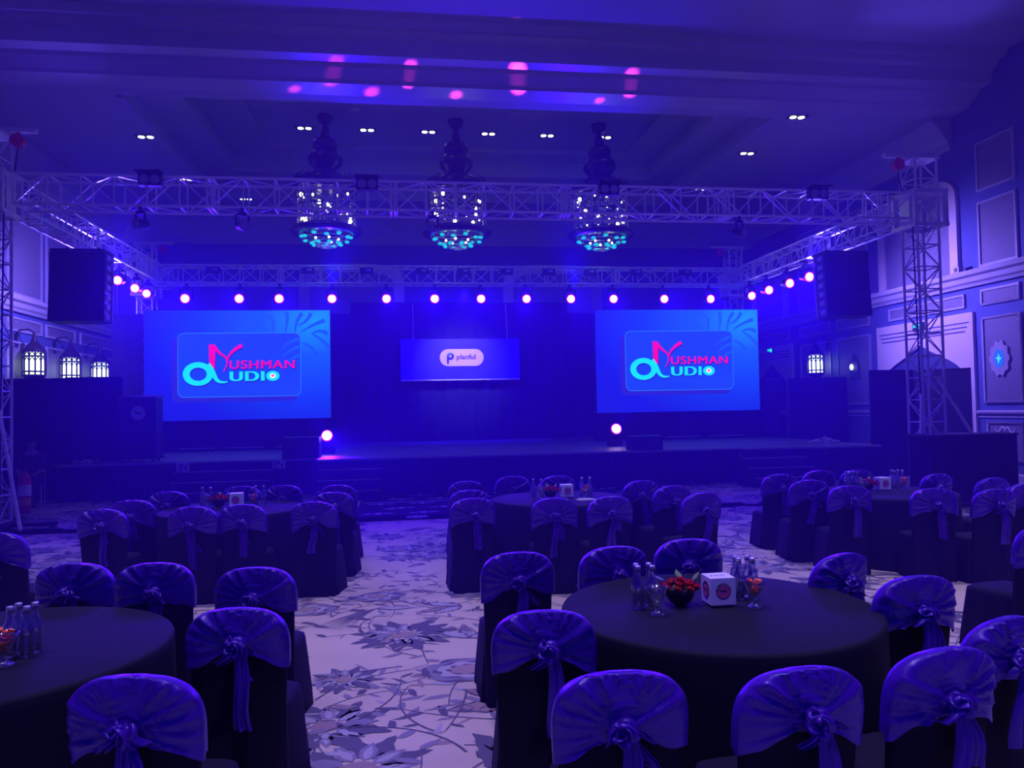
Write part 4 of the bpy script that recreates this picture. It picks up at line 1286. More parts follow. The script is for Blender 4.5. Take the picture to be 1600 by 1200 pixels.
# fire extinguisher
t = thing('fire_extinguisher', 'red fire extinguisher with white and orange labels beside the left truss tower', 'fire extinguisher', (-6.98, 15.55, 0), R(20)); t.scale = (1.2, 1.2, 1.25)
m = MB(); m.lathe([(.075, 0.02), (.085, 0), (.09, .03), (.09, .5), (.075, .56), (.035, .6), (.03, .64)], n=24); m.build('cylinder', 'red_paint', t)
m = MB(); m.lathe([(.092, .27), (.092, .43)], n=24, cap0=False, cap1=False); m.build('white_label', 'white_card', t)
m = MB(); m.lathe([(.092, .13), (.092, .23)], n=24, cap0=False, cap1=False); m.build('orange_label', 'orange_label', t)
m = MB(); m.tube((0, 0, .62), (0, 0, .7), .025, 10); m.box((.02, -.05, .7), (.03, .15, .02)); m.box((.02, -.05, .74), (.03, .15, .015), Matrix.Rotation(R(-14), 3, 'X')); m.build('valve_handle', 'black_plastic', t)
m = MB(); m.path([(.0, .02, .66), (.08, .03, .68), (.13, .03, .58), (.12, .02, .4), (.105, .0, .25)], .012, 8); m.tube((.105, 0, .25), (.105, -.01, .12), .014, 8, r2=.025); m.build('hose', 'black_plastic', t)
# cable tangle by the left tower
t = thing('cable_tangle', 'tangle of dark cables around the foot of the left truss tower', 'cable', (-6.95, 14.5, 0))
m = MB(); rr = random.Random(8)
for k in range(9):
    p = Vector((rr.uniform(-.2, .2), rr.uniform(-.2, .2), .02)); pts = [tuple(p)]
    up = k < 4
    for q in range(10):
        p = p + Vector((rr.uniform(-.09, .12), rr.uniform(-.1, .1), (.16 if q < 5 else -.15) if up else 0)); p.z = max(p.z, .02); pts.append(tuple(p))
    m.path(pts, .011, 6)
m.build('strands', 'black_plastic', t)
m = MB(); m.box((.1, -.25, .12), (.2, .12, .2), Matrix.Rotation(.4, 3, 'Z')); m.build('connector_bag', 'grey_card', t)

# ------------------------------------------------------------------ the seated person at far left
def skin_mesh(name, joints, edges, radii, material, parent, sub_=2, loc=(0, 0, 0)):
    me = bpy.data.meshes.new(name); me.from_pydata(joints, edges, [])
    o = bpy.data.objects.new(name, me); COL.objects.link(o)
    sk_ = o.modifiers.new('s', 'SKIN'); 
    for i, r_ in enumerate(radii): me.skin_vertices[0].data[i].radius = (r_, r_) if not isinstance(r_, tuple) else r_
    me.skin_vertices[0].data[0].use_root = True
    ss = o.modifiers.new('u', 'SUBSURF'); ss.levels = sub_; ss.render_levels = sub_
    dg = bpy.context.evaluated_depsgraph_get()
    m2 = bpy.data.meshes.new_from_object(o.evaluated_get(dg)); m2.name = name
    o.modifiers.clear(); o.data = m2; m2.materials.clear(); m2.materials.append(M[material])
    for p in m2.polygons: p.use_smooth = True
    o.parent = parent; o.name = name
    return o
per = thing('person', 'person in dark clothes sitting on a chair before the black partition at far left', 'person', (-7.5, 17.0, 0), R(15))
# local: faces -Y (towards the tables)
body_j = [(0, 0, .52), (0, .02, .66), (0, .03, .84), (0, .02, 1.0), (0, .0, 1.09), (0, -.02, 1.16), (0, -.03, 1.24), (0, -.03, 1.31),
          (-.17, .02, 1.02), (-.24, -.02, .84), (-.22, -.16, .70), (-.16, -.32, .66), (.17, .02, 1.02), (.24, -.02, .84), (.22, -.16, .70), (.14, -.32, .66),
          (-.1, -.06, .51), (-.13, -.42, .53), (-.13, -.44, .3), (-.13, -.42, .08), (-.13, -.54, .04), (.1, -.06, .51), (.14, -.42, .53), (.15, -.46, .3), (.15, -.44, .08), (.16, -.56, .04)]
body_e = [(0, 1), (1, 2), (2, 3), (3, 4), (4, 5), (5, 6), (6, 7), (3, 8), (8, 9), (9, 10), (10, 11), (3, 12), (12, 13), (13, 14), (14, 15), (0, 16), (16, 17), (17, 18), (18, 19), (19, 20), (0, 21), (21, 22), (22, 23), (23, 24), (24, 25)]
body_r = [(.14, .11), (.13, .10), (.15, .11), (.14, .10), .055, .055, (.078, .09), (.06, .08), .065, .05, .042, .03, .065, .05, .042, .03, .09, .065, .055, .045, .035, .09, .065, .055, .045, .035]
bd = skin_mesh('body', body_j, body_e, body_r, 'skin', per)
# clothing as slightly larger shells grown on the same joints
sh_i = [0, 1, 2, 3, 8, 9, 10, 12, 13, 14]
idx = {a: i for i, a in enumerate(sh_i)}
skin_mesh('shirt', [body_j[i] for i in sh_i], [(idx[a], idx[b_]) for a, b_ in body_e if a in idx and b_ in idx], [tuple(q * 1.12 for q in body_r[i]) if isinstance(body_r[i], tuple) else body_r[i] * 1.2 for i in sh_i], 'dark_shirt', per)
tr_i = [0, 16, 17, 18, 19, 21, 22, 23, 24]
idx = {a: i for i, a in enumerate(tr_i)}
skin_mesh('trousers', [body_j[i] for i in tr_i], [(idx[a], idx[b_]) for a, b_ in body_e if a in idx and b_ in idx], [tuple(q * 1.14 for q in body_r[i]) if isinstance(body_r[i], tuple) else body_r[i] * 1.2 for i in tr_i], 'dark_trousers', per)
m = MB(); m.ball((0, -.02, 1.31), .098, 14, 8, 0, (.95, 1.08, .75)); m.build('hair', 'hair_black', per)
m = MB(); m.ball((-.03, -.118, 1.265), .011, 8, 5); m.ball((.03, -.118, 1.265), .011, 8, 5); m.build('eye', 'white_card', per)
m = MB(); m.tube((0, -.115, 1.262), (0, -.142, 1.225), .008, 8, r2=.014); m.ball((-.088, -.02, 1.25), .02, 8, 5, 0, (.5, 1, 1.4)); m.ball((.088, -.02, 1.25), .02, 8, 5, 0, (.5, 1, 1.4))
m.box((0, -.122, 1.195), (.045, .012, .008)); m.build('face_features', 'skin', per)
for sgn in (-1, 1):
    wx = sgn * .15
    j = [(wx, -.33, .655), (wx * .9, -.39, .645)]; e_ = [(0, 1)]; r_ = [.03, .036]
    for k in range(4):
        bx = wx * .9 + (k - 1.5) * .02; j += [(bx, -.43, .642), (bx, -.465 + .008 * abs(k - 1.5), .628), (bx, -.48 + .01 * abs(k - 1.5), .606)]
        n0 = len(j) - 3; e_ += [(1, n0), (n0, n0 + 1), (n0 + 1, n0 + 2)]; r_ += [.0095, .009, .008]
    j += [(wx * .9 - sgn * .045, -.385, .64), (wx * .9 - sgn * .055, -.42, .63)]; e_ += [(0, len(j) - 2), (len(j) - 2, len(j) - 1)]; r_ += [.011, .009]
    skin_mesh('hand', j, e_, r_, 'skin', per, 1)
for sgn in (-1, 1):
    m = MB(); m.ball((sgn * .14, -.5, .045), .06, 10, 6, 0, (.8, 1.9, .72)); m.build('shoe', 'black_plastic', per)
cht = thing('metal_chair', 'dark metal chair under the seated person at far left', 'chair', (-7.5, 17.0, 0), R(15))
m = MB(); m.bounds(-.22, .22, -.24, .22, .42, .445); m.build('seat', 'black_paint', cht)
m = MB(); m.bounds(-.2, .2, .2, .225, .6, .9); m.build('backrest', 'black_paint', cht)
for i in (-1, 1):
    m = MB(); m.tube((i * .2, -.22, 0), (i * .2, -.22, .42), .013); m.build('leg', 'aluminium', cht)
    m = MB(); m.tube((i * .2, .24, 0), (i * .2, .215, .9), .013); m.build('leg', 'aluminium', cht)

# ------------------------------------------------------------------ banquet chairs
def back_ring(z, off=0.0, n=56):
    a0 = .198 + .02 * min(z / .8, 1)
    b0 = .036
    a, b_ = a0, b0
    if z > .80:
        t_ = min((z - .80) / .20, .999)
        a = a0 * (1 - t_ ** 2.7) ** (1 / 2.7); b_ = b0 * (1 - .75 * t_ ** 5)
    a = max(a, .03) + off; b_ = b_ + off
    y0 = -.075 * max(0, (z - .42) / .58) ** 1.3
    pts = []
    for i in range(n):
        t_ = 2 * PI * i / n
        cx_, sx_ = math.cos(t_), math.sin(t_)
        x = a * math.copysign(abs(cx_) ** .55, cx_); y = b_ * math.copysign(abs(sx_) ** .55, sx_)
        pts.append(Vector((x, y0 + y + .45 * x * x, z)))
    return pts
def chair_back():
    m = MB(); rs = []
    zs = [0.004, .02, .1, .2, .3, .4, .5, .6, .7, .8] + [.8 + .2 * math.sin(PI / 2 * k / 7) for k in range(1, 8)]
    for z in zs:
        r_ = back_ring(z)
        if z < .5:
            w_ = (.5 - z) / .5
            for i, p in enumerate(r_):
                q = .010 * w_ * math.sin(i * 1.1) + .006 * w_ * math.sin(i * .45 + 1)
                p.x *= 1 + q * 1.5 + .05 * w_; p.y += q + (-.03 * w_ if p.y < 0 else 0)
        rs.append(r_)
    return m.rings(rs, 0, True, True, True).mesh('back_cover', 'black_cloth')
def chair_seat():
    m = MB(); rs = []; n = 56
    for z, g in ((.004, .035), (.1, .03), (.22, .02), (.36, .008), (.44, .0), (.465, -.006), (.48, -.03), (.485, -.07)):
        r_ = []
        for i in range(n):
            t_ = 2 * PI * i / n; cx_, sx_ = math.cos(t_), math.sin(t_)
            q = .010 * max(0, (.46 - z) / .46) * (math.sin(i * .9) + .6 * math.sin(i * 2.1))
            hx = .205 + g + q; hy = .215 + g + q
            x = hx * math.copysign(abs(cx_) ** .35, cx_); y = hy * math.copysign(abs(sx_) ** .35, sx_)
            yy = .235 + y; x *= 1 + .06 * (y / hy)
            r_.append((x, yy, z))
        rs.append(r_)
    return m.rings(rs, 0, True, True, True).mesh('seat_cover', 'black_cloth')
def sash_band(seed):
    rr = random.Random(seed); n = 168; rows = 32; m = MB(); rs = []
    ph1, ph2, kx = rr.uniform(0, 6), rr.uniform(0, 6), rr.uniform(-.025, .025)
    zk = .825 + rr.uniform(-.012, .015); f1 = rr.choice((17, 20, 23)); low = rr.uniform(.68, .71); asym = rr.uniform(-.03, .03)
    hi = [back_ring(1.0, .018, n)]
    grid = []
    ztop = 1.0
    ztab = {}
    for r_ in range(rows + 1):
        v = r_ / rows
        ring = []
        for i in range(n):
            t_ = 2 * PI * i / n; cx_ = math.cos(t_); rear = math.sin(t_) < 0
            xn = math.copysign(abs(cx_) ** .55, cx_)
            if rear: zl = zk - .035 - (zk - .035 - low - asym * xn) * abs(xn) ** 1.3 + .008 * math.sin(9 * xn + ph1)
            else: zl = low + .02
            z = ztop - (ztop - zl) * (1 - math.cos(v * PI / 2)) ** .9 if v < 1 else zl
            key = round(z, 3)
            if key not in ztab: ztab[key] = back_ring(key, .018, n)
            p = ztab[key][i].copy(); p.z = z + .012 * (1 - v)
            if rear:
                dx, dz = p.x - kx, z - zk
                rd = math.hypot(dx, dz); fi = math.atan2(dz, dx)
                fade = min(1, rd / .05) * max(0, 1 - (rd / .27) ** 2) + .15
                up = fi > .45 and fi < PI - .45
                w_ = f1 * .5 * fi + ph1 + 1.1 * math.sin(2.3 * fi + ph2)
                d_ = fade * (.021 * (1 - 2 * abs(math.sin(w_)) ** .7) * (.55 + .45 * math.sin(1.7 * fi + ph2)) + .004 * (1 - 2 * abs(math.sin(2.0 * w_ + ph2)) ** .7))
                for f0, amp in ((R(30) + .12 * math.sin(ph1), .015), (R(150) + .12 * math.sin(ph2), .015), (R(62), .008), (R(112), .008)):
                    d_ += amp * min(1, rd / .05) * math.exp(-((fi - f0) / .11) ** 2)
                if up: d_ -= .008 * min(1, rd / .05) * (1 if rd < .16 else max(0, 1 - (rd - .16) / .05))
                d_ = max(d_, -.012)
                d_ += .022 * math.exp(-(rd / .045) ** 2)
                p.y -= d_
            else:
                p.y += .002 * math.sin(i * 1.7 + ph1)
            ring.append(p)
        rs.append(ring)
    m.rings(rs, 0, True, True, False)
    return m.mesh('sash', 'sash_cloth'), kx, zk
def blob(rr, c_, r_, sc_):
    m = MB(); n, k_ = 20, 12; rs = []
    ph = rr.uniform(0, 6)
    for k in range(k_ + 1):
        a = -PI / 2 + PI * k / k_; q = max(math.cos(a), .03)
        ring = []
        for i in range(n):
            t_ = 2 * PI * i / n
            w_ = 1 + .16 * math.sin(3 * t_ + 2 * a + ph) + .09 * math.sin(7 * t_ - 3 * a + ph)
            ring.append((c_[0] + sc_[0] * r_ * w_ * q * math.cos(t_), c_[1] + sc_[1] * r_ * w_ * q * math.sin(t_), c_[2] + sc_[2] * r_ * math.sin(a)))
        rs.append(ring)
    return m.rings(rs, 0, True, True, True)
def ribbon(rr, x, y, z, L, w0, w1, sway, twist=0.0, spread=0.0):
    m = MB(); rows, n = 22, 12; rs = []; ph = rr.uniform(0, 6)
    for k in range(rows + 1):
        t_ = k / rows; w_ = (w0 + (w1 - w0) * t_ ** .7) * (1 + .08 * math.sin(6 * t_ + ph))
        cx_ = x + sway * t_ ** 1.5 + .012 * math.sin(5 * t_ + ph); cz = z - L * t_; cyy = y - .012 * math.sin(PI * t_) - .01 * math.sin(4 * t_ + ph) * t_
        row = []
        for i in range(n + 1):
            u_ = i / n - .5; a = twist * t_
            d_ = .013 * math.sin(u_ * 12 + ph) * (.4 + t_) + .006 * math.sin(u_ * 25 + 3 * t_)
            row.append((cx_ + u_ * w_ * math.cos(a) - d_ * math.sin(a), cyy - .006 + u_ * w_ * math.sin(a) * -.6 + d_ * math.cos(a), cz + u_ * .03 * math.sin(ph) * t_))
        rs.append(row)
    m.rings(rs, 0, False)
    rs2 = [[(p[0], p[1] + .004, p[2]) for p in row] for row in rs]
    m.rings(rs2, 0, False)
    return m
def chair_proto(seed):
    rr = random.Random(seed * 13 + 1)
    t = thing('banquet_chair', 'x', 'chair')
    for nm, me in (('back_cover', BACK), ('seat_cover', SEAT)):
        o = bpy.data.objects.new(nm, me); COL.objects.link(o); o.parent = t
    me, kx, zk = sash_band(seed)
    s_ = bpy.data.objects.new('sash', me); COL.objects.link(s_); s_.parent = t
    y = -.075 * ((zk - .42) / .58) ** 1.3 - .036 - .03
    kn = MB(); c0 = Vector((kx, y - .006, zk))
    tilt = rr.uniform(-.6, .6)
    for k in range(rr.choice((4, 5, 5))):      # turns of cloth wound round each other
        rk = .034 - .0045 * k; ay_ = tilt + k * .75; rs = []; N_, Mt = 20, 9
        for i in range(N_ + 1):
            a = 2 * PI * i / N_
            ctr = Vector((rk * math.cos(a), -.010 * k - .008 * math.sin(a + k), rk * 1.05 * math.sin(a)))
            ctr = Matrix.Rotation(ay_ * .5, 3, 'X') @ ctr; ctr = Matrix.Rotation(ay_, 3, 'Y') @ ctr
            out = ctr.normalized(); w_ = .0135 * (1 + .3 * math.sin(3 * a + k)); ring = []
            for j in range(Mt):
                b_ = 2 * PI * j / Mt; f_ = 1 + .25 * math.sin(3 * b_ + 2 * a)
                ring.append(c0 + ctr + out * (w_ * f_ * math.cos(b_)) + Vector((0, -1, 0)) * (w_ * 1.15 * f_ * math.sin(b_)))
            rs.append(ring)
        kn.rings(rs, 0, True)
    q = blob(rr, (kx, y - .012, zk), .022, (1, .8, 1)); kn.add(q.v, q.f, 0, True)
    for k in range(rr.choice((1, 2, 2))):      # crumpled loops escaping the knot
        sg = 1 if k else -1
        q = ribbon(rr, kx + sg * .012, y - .012, zk + rr.uniform(.0, .05), rr.uniform(.05, .09), .04, .06, sg * rr.uniform(.03, .06), rr.uniform(-.9, .9)); kn.add(q.v, q.f, 0, True)
    kn.build('knot', 'sash_cloth', s_)
    L = rr.uniform(.3, .42)
    ribbon(rr, kx + rr.uniform(-.005, .02), y - .005, zk - .015, L, .045, rr.uniform(.075, .10), rr.uniform(-.03, .05), rr.uniform(-.3, .5)).build('tail', 'sash_cloth', s_)
    ribbon(rr, kx + rr.uniform(.02, .04), y + .004, zk - .01, rr.uniform(.12, .26), .03, rr.uniform(.04, .07), rr.uniform(.02, .07), rr.uniform(-.2, .8)).build('tail', 'sash_cloth', s_)
    return t
BACK, SEAT = chair_back(), chair_seat()
PROTO = [chair_proto(s_) for s_ in range(6)]
used = set()
CN = [0]
def chair(x, y, rz, phrase, group, scale=1.0):
    """x, y: where the top of the back is"""
    k = CN[0] * 5 % 6 if CN[0] > 5 else CN[0]; CN[0] += 1
    lab = 'black chair with violet sash, ' + phrase
    c_, s_ = math.cos(rz), math.sin(rz)
    lx, ly = x - s_ * .07, y + c_ * .07
    if k not in used: o = PROTO[k]; used.add(k)
    else: o = dup(PROTO[k], (0, 0, 0))
    o.location = (lx, ly, 0); o.rotation_euler.z = rz; o['label'] = lab; o['group'] = group
    o.scale = (scale, scale, .907)
    return o
G1, G2, G3, G4, G5 = ('chairs around the front right table', 'chairs around the front left table', 'chairs around the middle table', 'chairs around the far left table', 'chairs around the far right table')
chairs = [
 (.67, 4.62, 0, 'left of the front right table with rosette knot', G1),
 (1.28, 4.66, 4, 'beyond the front right table, left of two', G1),
 (1.81, 4.80, -3, 'beyond the front right table, right of two', G1),
 (2.47, 4.13, 22, 'angled beyond the right rim of the front right table', G1),
 (2.50, 3.52, 4, 'right of the front right table, big round knot', G1),
 (.58, 3.27, -6, 'at the aisle corner of the front right table', G1),
 (.69, 2.47, -4, 'nearest camera, left one before the front right table', G1),
 (1.28, 2.39, 2, 'nearest camera, middle one before the front right table', G1),
 (1.86, 2.48, 8, 'nearest camera, right one before the front right table', G1),
 (2.35, 2.78, 18, 'cut by the photo edge, front right table', G1),
 (-1.94, 4.90, -2, 'leftmost behind the front left table', G2),
 (-1.46, 4.80, 2, 'second from left behind the front left table', G2),
 (-.84, 4.52, -3, 'rightmost behind the front left table', G2),
 (-.75, 3.60, -3, 'right of the front left table by the aisle', G2),
 (-.91, 2.75, -8, 'nearest the camera before the front left table', G2),
 (.74, 9.3, 0, 'left of the middle table, farthest of three', G3),
 (.69, 8.27, 0, 'left of the middle table, middle of three', G3),
 (.66, 7.52, 2, 'left of the middle table, nearest of three', G3),
 (1.37, 9.8, 0, 'beyond the middle table, left of two facing the stage', G3),
 (1.93, 9.65, 0, 'beyond the middle table, right of two facing the stage', G3),
 (1.42, 7.3, -2, 'before the middle table, left of two', G3),
 (1.96, 7.24, 3, 'before the middle table, right of two', G3),
 (2.72, 8.68, 8, 'right side of the middle table, farthest of three', G3),
 (2.86, 8.02, 10, 'right side of the middle table, middle of three', G3),
 (2.9, 7.28, 14, 'right side of the middle table, nearest of three', G3),
 (-2.79, 7.68, -2, 'leftmost and nearest at the far left table', G4),
 (-2.76, 8.40, 0, 'left side of the far left table, second back', G4),
 (-2.64, 9.22, 2, 'left side of the far left table, farthest back', G4),
 (-1.97, 7.62, 0, 'before the far left table, left of pair', G4),
 (-1.53, 7.66, -3, 'before the far left table, right of pair', G4),
 (-.87, 7.69, -5, 'right of the far left table, nearest', G4),
 (-.76, 8.53, -3, 'right of the far left table, second back', G4),
 (-.78, 9.35, -3, 'right of the far left table, farthest back', G4),
 (-1.43, 9.55, 0, 'beyond the far left table, right of two', G4),
 (-1.92, 9.60, 0, 'beyond the far left table, left of two', G4),
 (4.53, 8.90, -6, 'left side of the far right table, farthest of three', G5),
 (4.48, 8.13, -8, 'left side of the far right table, middle of three', G5),
 (4.55, 7.44, -10, 'left side of the far right table, nearest of three', G5),
 (5.24, 9.24, 0, 'beyond the far right table, left of two', G5),
 (5.68, 9.12, 0, 'beyond the far right table, right of two', G5),
 (6.22, 8.35, 10, 'right rim of the far right table, smallest and farthest', G5),
 (5.16, 6.98, -14, 'before the far right table on its near side', G5),
 (6.42, 7.72, 8, 'far right table, farthest of three near wall', G5),
 (5.62, 6.74, 0, 'far right table, nearest of three near wall', G5),
 (6.25, 7.1, 10, 'far right table, at the right photo edge', G5),
 (-3.06, 6.36, -10, 'cut by the left photo edge on the pale carpet', 'chairs at tables outside the picture'),
 (4.32, 4.75, 10, 'cut by the right photo edge', 'chairs at tables outside the picture'),
]
for x, y, a, ph_, g in chairs:
    chair(x, y, R(a), ph_, g, .965)

# ------------------------------------------------------------------ tables and what stands on them
def table(x, y, r_, label, seed):
    t = thing('round_table', label, 'table', (x, y, 0), 0, 'round banquet tables')
    rr = random.Random(seed); p1, p2 = rr.uniform(0, 6), rr.uniform(0, 6); nf = rr.choice((13, 15, 16))
    wob = lambda a, z: 1 + max(0, (.72 - z)) * (.035 * math.sin(nf * a + p1) + .02 * math.sin(2 * nf * a + p2)) + max(0, .72 - z) * .03
    m = MB(); m.lathe([(r_ + .004, .004), (r_ + .004, .15), (r_ + .003, .3), (r_ + .002, .45), (r_, .6), (r_, .70), (r_, .735), (r_ - .006, .747), (r_ - .02, .751), (r_ - .3, .751), (.02, .751)], n=120, wob=wob, cap0=False)
    m.build('tablecloth', 'table_cloth', t)
    m = MB(); m.lathe([(r_ - .02, .715), (r_ - .02, .745)], n=48); m.build('tabletop', 'black_paint', t)
    m = MB(); m.tube((0, 0, .03), (0, 0, .715), .05, 12); m.box((0, 0, .02), (.6, .08, .04)); m.box((0, 0, .02), (.08, .6, .04)); m.build('pedestal', 'black_paint', t)
    return t
T = {'NR': (1.57, 3.81), 'NL': (-1.88, 3.76), 'BM': (1.74, 8.72), 'BL': (-1.85, 8.8), 'BR': (5.42, 8.2)}
TN = {'NR': 'front right table', 'NL': 'front left table', 'BM': 'middle table', 'BL': 'far left table', 'BR': 'far right table'}
table(*T['NR'], .79, 'large round table under a black cloth at front right, set with roses and bottles', 1)
table(*T['NL'], .80, 'round table under a black cloth cut by the left photo edge', 2)
table(*T['BM'], .76, 'round black clothed table in the middle, in front of the stage centre', 3)
table(*T['BL'], .76, 'round black clothed table before the IN signs on the left', 4)
table(*T['BR'], .76, 'round black clothed table at far right near the truss tower', 5)
TT = .7515
def make_bottle():
    t = thing('water_bottle', 'x', 'bottle')
    m = MB(); m.lathe([(.005, .004), (.026, .0), (.029, .006), (.029, .11), (.026, .135), (.015, .165), (.0125, .175), (.0125, .2), (.010, .2), (.010, .17), (.022, .13), (.025, .11), (.025, .012), (.004, .012)], n=20); m.build('glass_body', 'clear_glass', t)
    m = MB(); m.lathe([(.0145, .192), (.0145, .215), (.013, .218)], n=16); m.build('cap', 'silver_cap', t)
    m = MB(); m.lathe([(.002, .013), (.0245, .013), (.0245, .105), (.002, .105)], n=18); m.build('water', 'clear_glass', t)
    return t
def make_cup():
    t = thing('dessert_glass', 'x', 'glass')
    m = MB()
    wob = lambda a, z: 1 + (.08 * math.cos(4 * a) if z > .1 else (.0 if z > .03 else .10 * math.cos(5 * a)))
    m.lathe([(.004, .0), (.036, .0), (.038, .005), (.018, .018), (.010, .03), (.014, .04), (.034, .085), (.055, .138), (.052, .138), (.031, .085), (.010, .045), (.003, .043)], n=40, wob=wob); m.build('bowl', 'clear_glass', t)
    return t
def make_candy(seed):
    rr = random.Random(seed); m = MB()
    for k in range(34):
        a = rr.uniform(0, 6.28); z = rr.uniform(.06, .145); q = .048 * (z - .03) / .1 * rr.uniform(.1, .85)
        rot = Matrix.Rotation(rr.uniform(0, 3), 3, 'X') @ Matrix.Rotation(rr.uniform(0, 3), 3, 'Z')
        m.box((q * math.cos(a), q * math.sin(a), z), (rr.uniform(.012, .026), rr.uniform(.01, .018), .005), rot)
    return m.mesh('candies', 'candy_red')
def make_roses():
    t = thing('rose_bowl', 'x', 'flower arrangement')
    m = MB(); m.lathe([(.025, .0), (.03, .006), (.045, .015), (.065, .045), (.073, .08), (.070, .082), (.06, .05), (.02, .02)], n=28); m.build('bowl', 'black_plastic', t)
    rr = random.Random(4)
    sp_ = [(0, 0, .118)] + [(.045 * math.cos(a), .045 * math.sin(a), .105) for a in [2 * PI * k / 6 for k in range(6)]] + [(.075 * math.cos(a), .075 * math.sin(a), .088) for a in [2 * PI * k / 8 + .3 for k in range(8)]]
    for (x, y, z) in sp_:
        m = MB()
        for k in range(9):
            a = k * 2.4; q = .006 + .0017 * k
            n1 = [(x + q * math.cos(a + b_) * 1.0, y + q * math.sin(a + b_), z + .012 - .001 * k) for b_ in (-.8, -.4, 0, .4, .8)]
            n0 = [(x + q * .55 * math.cos(a + b_), y + q * .55 * math.sin(a + b_), z - .014) for b_ in (-.8, -.4, 0, .4, .8)]
            m.rings([n0, n1], 0, False)
        m.ball((x, y, z - .004), .014, 8, 5)
        m.build('rose', 'rose_red', t)
    for a, l_ in ((2.6, .05), (.3, .04), (1.2, .04), (4.0, .04)):
        m = MB(); m.prism(leaf_poly(0, 0, l_ + .02, .014, 0), lambda u_, v_, d_: ((.07 + u_) * math.cos(a) - v_ * math.sin(a), (.07 + u_) * math.sin(a) + v_ * math.cos(a), .105 + u_ * .5 + d_), 0, .001); m.build('leaf', 'leaf_green', t)
    return t
def make_box():
    t = thing('logo_cube', 'x', 'table sign')
    h = .066
    m = MB(); m.bounds(-h, h, -h, h, .012, .147); m.build('cube_body', 'white_card', t)
    m = MB(); m.bounds(-.035, .035, -.05, .02, 0, .012); m.build('foot_pad', 'grey_card', t)
    emblem(t, .04, lambda u_, v_, d_: (u_, -h - d_, .082 + v_))
    emblem(t, .04, lambda u_, v_, d_: (-h - d_, -u_, .082 + v_), True)
    l = text_mesh('planful', .022, 'top_lettering', 'ink_dark', .0003, 0, 1.0, lambda x_, y_, z_: (x_ - .02, y_ - .005, .1475 + z_)); l.parent = t
    m = MB(); m.tube((-.036, .0, .147), (-.036, .0, .1478), .007, 10); m.build('top_mark', 'ink_dark', t)
    return t
BT, CP, RS, BXX = make_bottle(), make_cup(), make_roses(), make_box()
first = {'b': 1, 'c': 1, 'r': 1, 'x': 1}
def put(kind, proto_, x, y, lab, grp, rz=0.0):
    if first[kind]: o = proto_; first[kind] = 0
    else: o = dup(proto_, (0, 0, 0))
    o.location = (x, y, TT); o.rotation_euler.z = rz; o['label'] = lab; o['group'] = grp
    if kind == 'r': o.scale = (1.12, 1.12, 1.12)
    return o
def candy(x, y, lab, seed):
    o = bpy.data.objects.new('candy_heap', make_candy(seed)); COL.objects.link(o); o.location = (x, y, TT)
    tag(o, lab, 'candy', 'red candies in dessert glasses', 'stuff')
def quad_bottles(cx_, cy_, lab, key, n=4, s_=.036):
    for i, (dx, dy, nm) in enumerate(((-s_, -s_ * .6, 'nearer left'), (s_, -s_ * .9, 'nearer right'), (-s_ * .8, s_, 'farther left'), (s_ * 1.1, s_ * 1.0, 'farther right'))[:n]):
        put('b', BT, cx_ + dx, cy_ + dy, 'capped glass water bottle in the %s cluster on the %s, %s one' % (lab, TN[key], nm), 'water bottles on the ' + TN[key])
# front right table
quad_bottles(1.205, 3.86, 'left', 'NR'); put('c', CP, 1.225, 3.715, 'empty dessert glass before the left bottles on the front right table', 'dessert glasses')
put('r', RS, 1.40, 3.87, 'bowl of dark red roses on the front right table', 'rose bowls')
put('x', BXX, 1.595, 3.84, 'white cube sign with round pink emblem on the front right table', 'white cube signs')
quad_bottles(1.775, 3.93, 'right', 'NR'); put('c', CP, 1.745, 3.74, 'dessert glass filled with red candies on the front right table', 'dessert glasses'); candy(1.745, 3.74, 'red candies heaped in the dessert glass on the front right table', 1)
# front left table
quad_bottles(-1.655, 3.66, 'right', 'NL'); put('c', CP, -1.66, 3.52, 'dessert glass filled with red candies on the front left table', 'dessert glasses', .5); candy(-1.66, 3.52, 'red candies heaped in the dessert glass on the front left table', 2)
put('x', BXX, -1.86, 3.7, 'white cube sign just entering at the left edge on the front left table', 'white cube signs')
# middle
def far_set(key, cx_, cy_, d=.33):
    n = TN[key]
    quad_bottles(cx_ - d, cy_ + .08, 'left', key, 4 if key == 'BR' else 2, .045)
    put('c', CP, cx_ - d + .02, cy_ - .1, 'empty dessert glass at the left of the items on the ' + n, 'dessert glasses')
    put('r', RS, cx_ - .19, cy_ + .0, 'bowl of dark red roses on the ' + n, 'rose bowls', .4)
    put('x', BXX, cx_, cy_, 'white cube sign with round pink emblem on the ' + n, 'white cube signs')
    quad_bottles(cx_ + .24, cy_ + .08, 'right', key, 4 if key == 'BR' else 2, .045)
    put('c', CP, cx_ + .2, cy_ - .1, 'dessert glass filled with red candies on the ' + n, 'dessert glasses', .8); candy(cx_ + .2, cy_ - .1, 'red candies heaped in the dessert glass on the ' + n, 3 + ord(key[1]) % 7)
far_set('BM', 1.84, 8.74); far_set('BL', -1.85, 9.0); far_set('BR', 5.5, 8.35)
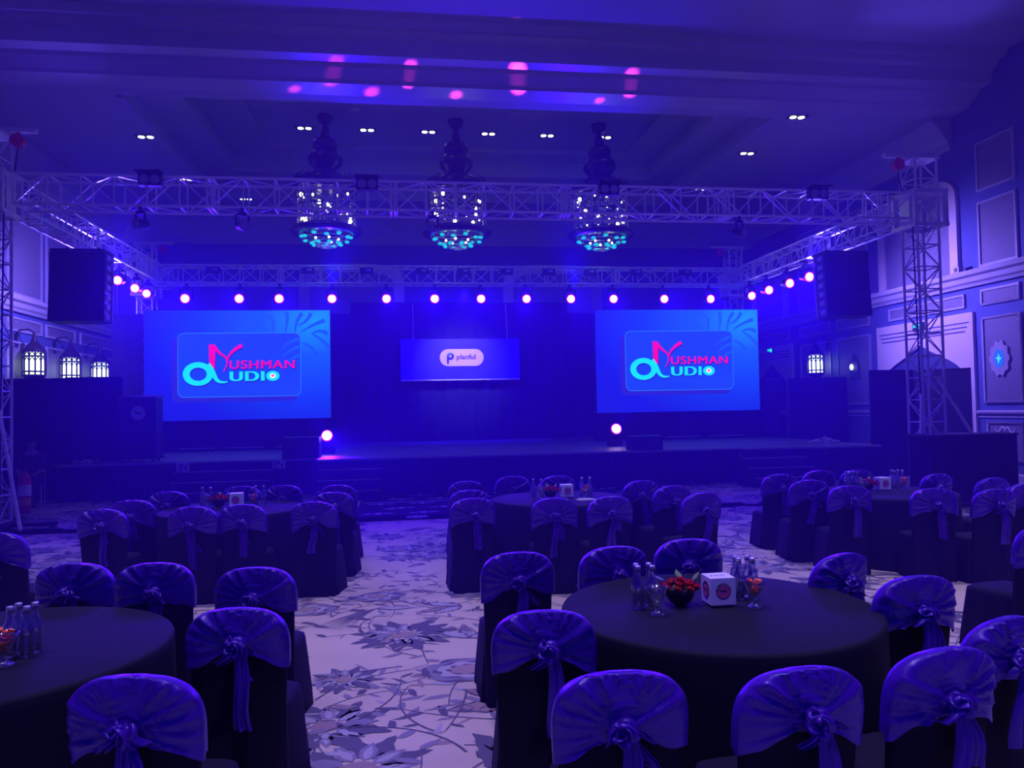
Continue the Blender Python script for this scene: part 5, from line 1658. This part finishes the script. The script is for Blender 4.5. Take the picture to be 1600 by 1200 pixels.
t = thing('paper_napkin', 'white folded paper napkin on the middle table right of the cube', 'napkin', (2.0, 8.45, TT), R(20))
m = MB(); m.bounds(-.1, .1, -.07, .07, 0, .004); m.build('lower_fold', 'paper', t)
m = MB(); m.box((.01, .01, .009), (.17, .11, .003), Matrix.Rotation(R(4), 3, 'Y')); m.build('upper_fold', 'white_card', t)

# ------------------------------------------------------------------ washes and narrow beams of the rig (the washes are added, set near its fixtures)
def rig(p, tgt, e, c_, ang, blend=.6, host=None):
    return spot('lamp_light', p, tgt, e, c_, ang, blend, .05, host)
hosts = [h[0] for h in HEADS]
# added floods that brighten walls and ceiling beam, placed by the truss lights
for o_i, p, tg, e, a in ((12, (-6.5, 18.4, 5.0), (-9.2, 21, 4.0), .12, 110), (15, (9.85, 17.2, 5.0), (12.8, 16.6, 3.6), .13, 120), (3, (-1.8, 20.3, 5.0), (-.5, 15.7, 8.4), .16, 56), (8, (4.6, 20.3, 5.0), (3.6, 15.7, 8.4), .16, 56)):
    rig(p, tg, E_WASH * e, BLUE if o_i in (3, 8) else (.22, .13, 1.0), a, 1.0, hosts[o_i])
rig((-6.35, 18.4, LZ), (-6.5, 5, 9.2), 2500, (.10, .05, 1), 80, 1.0, hosts[12])  # added uplights, left and right, to bring blue onto the near ceiling
rig((9.7, 17.3, LZ), (9.5, 5, 9.2), 1800, (.10, .06, 1), 80, 1.0, hosts[15])
# magenta beams that mark the ceiling beam
for i, (o_i, tx) in enumerate(((1, -2.1), (2, -1.2), (3, -.55), (4, .25), (5, 1.2), (7, 2.4), (8, 4.3), (9, 4.8))):
    x = xs[o_i]
    rig((x, 20.42, LZ - .3), (tx, 15.33 if i % 2 else 16.08, 8.67 if i % 2 else 8.385), E_PINK, MAGENTA, 2.5 + .5 * (i % 3), .8, hosts[o_i])
# added lights: one for the banner, a blue wash for the backdrop
rig((1.7, 20.9, 5.0), (1.85, 24.6, 3.3), 620, (.75, .55, 1.0), 46, 1.0, hosts[6])
rig((1.7, 21.1, 5.05), (1.75, 25, 2.6), 3500, BLUE, 95, 1.0, hosts[6])
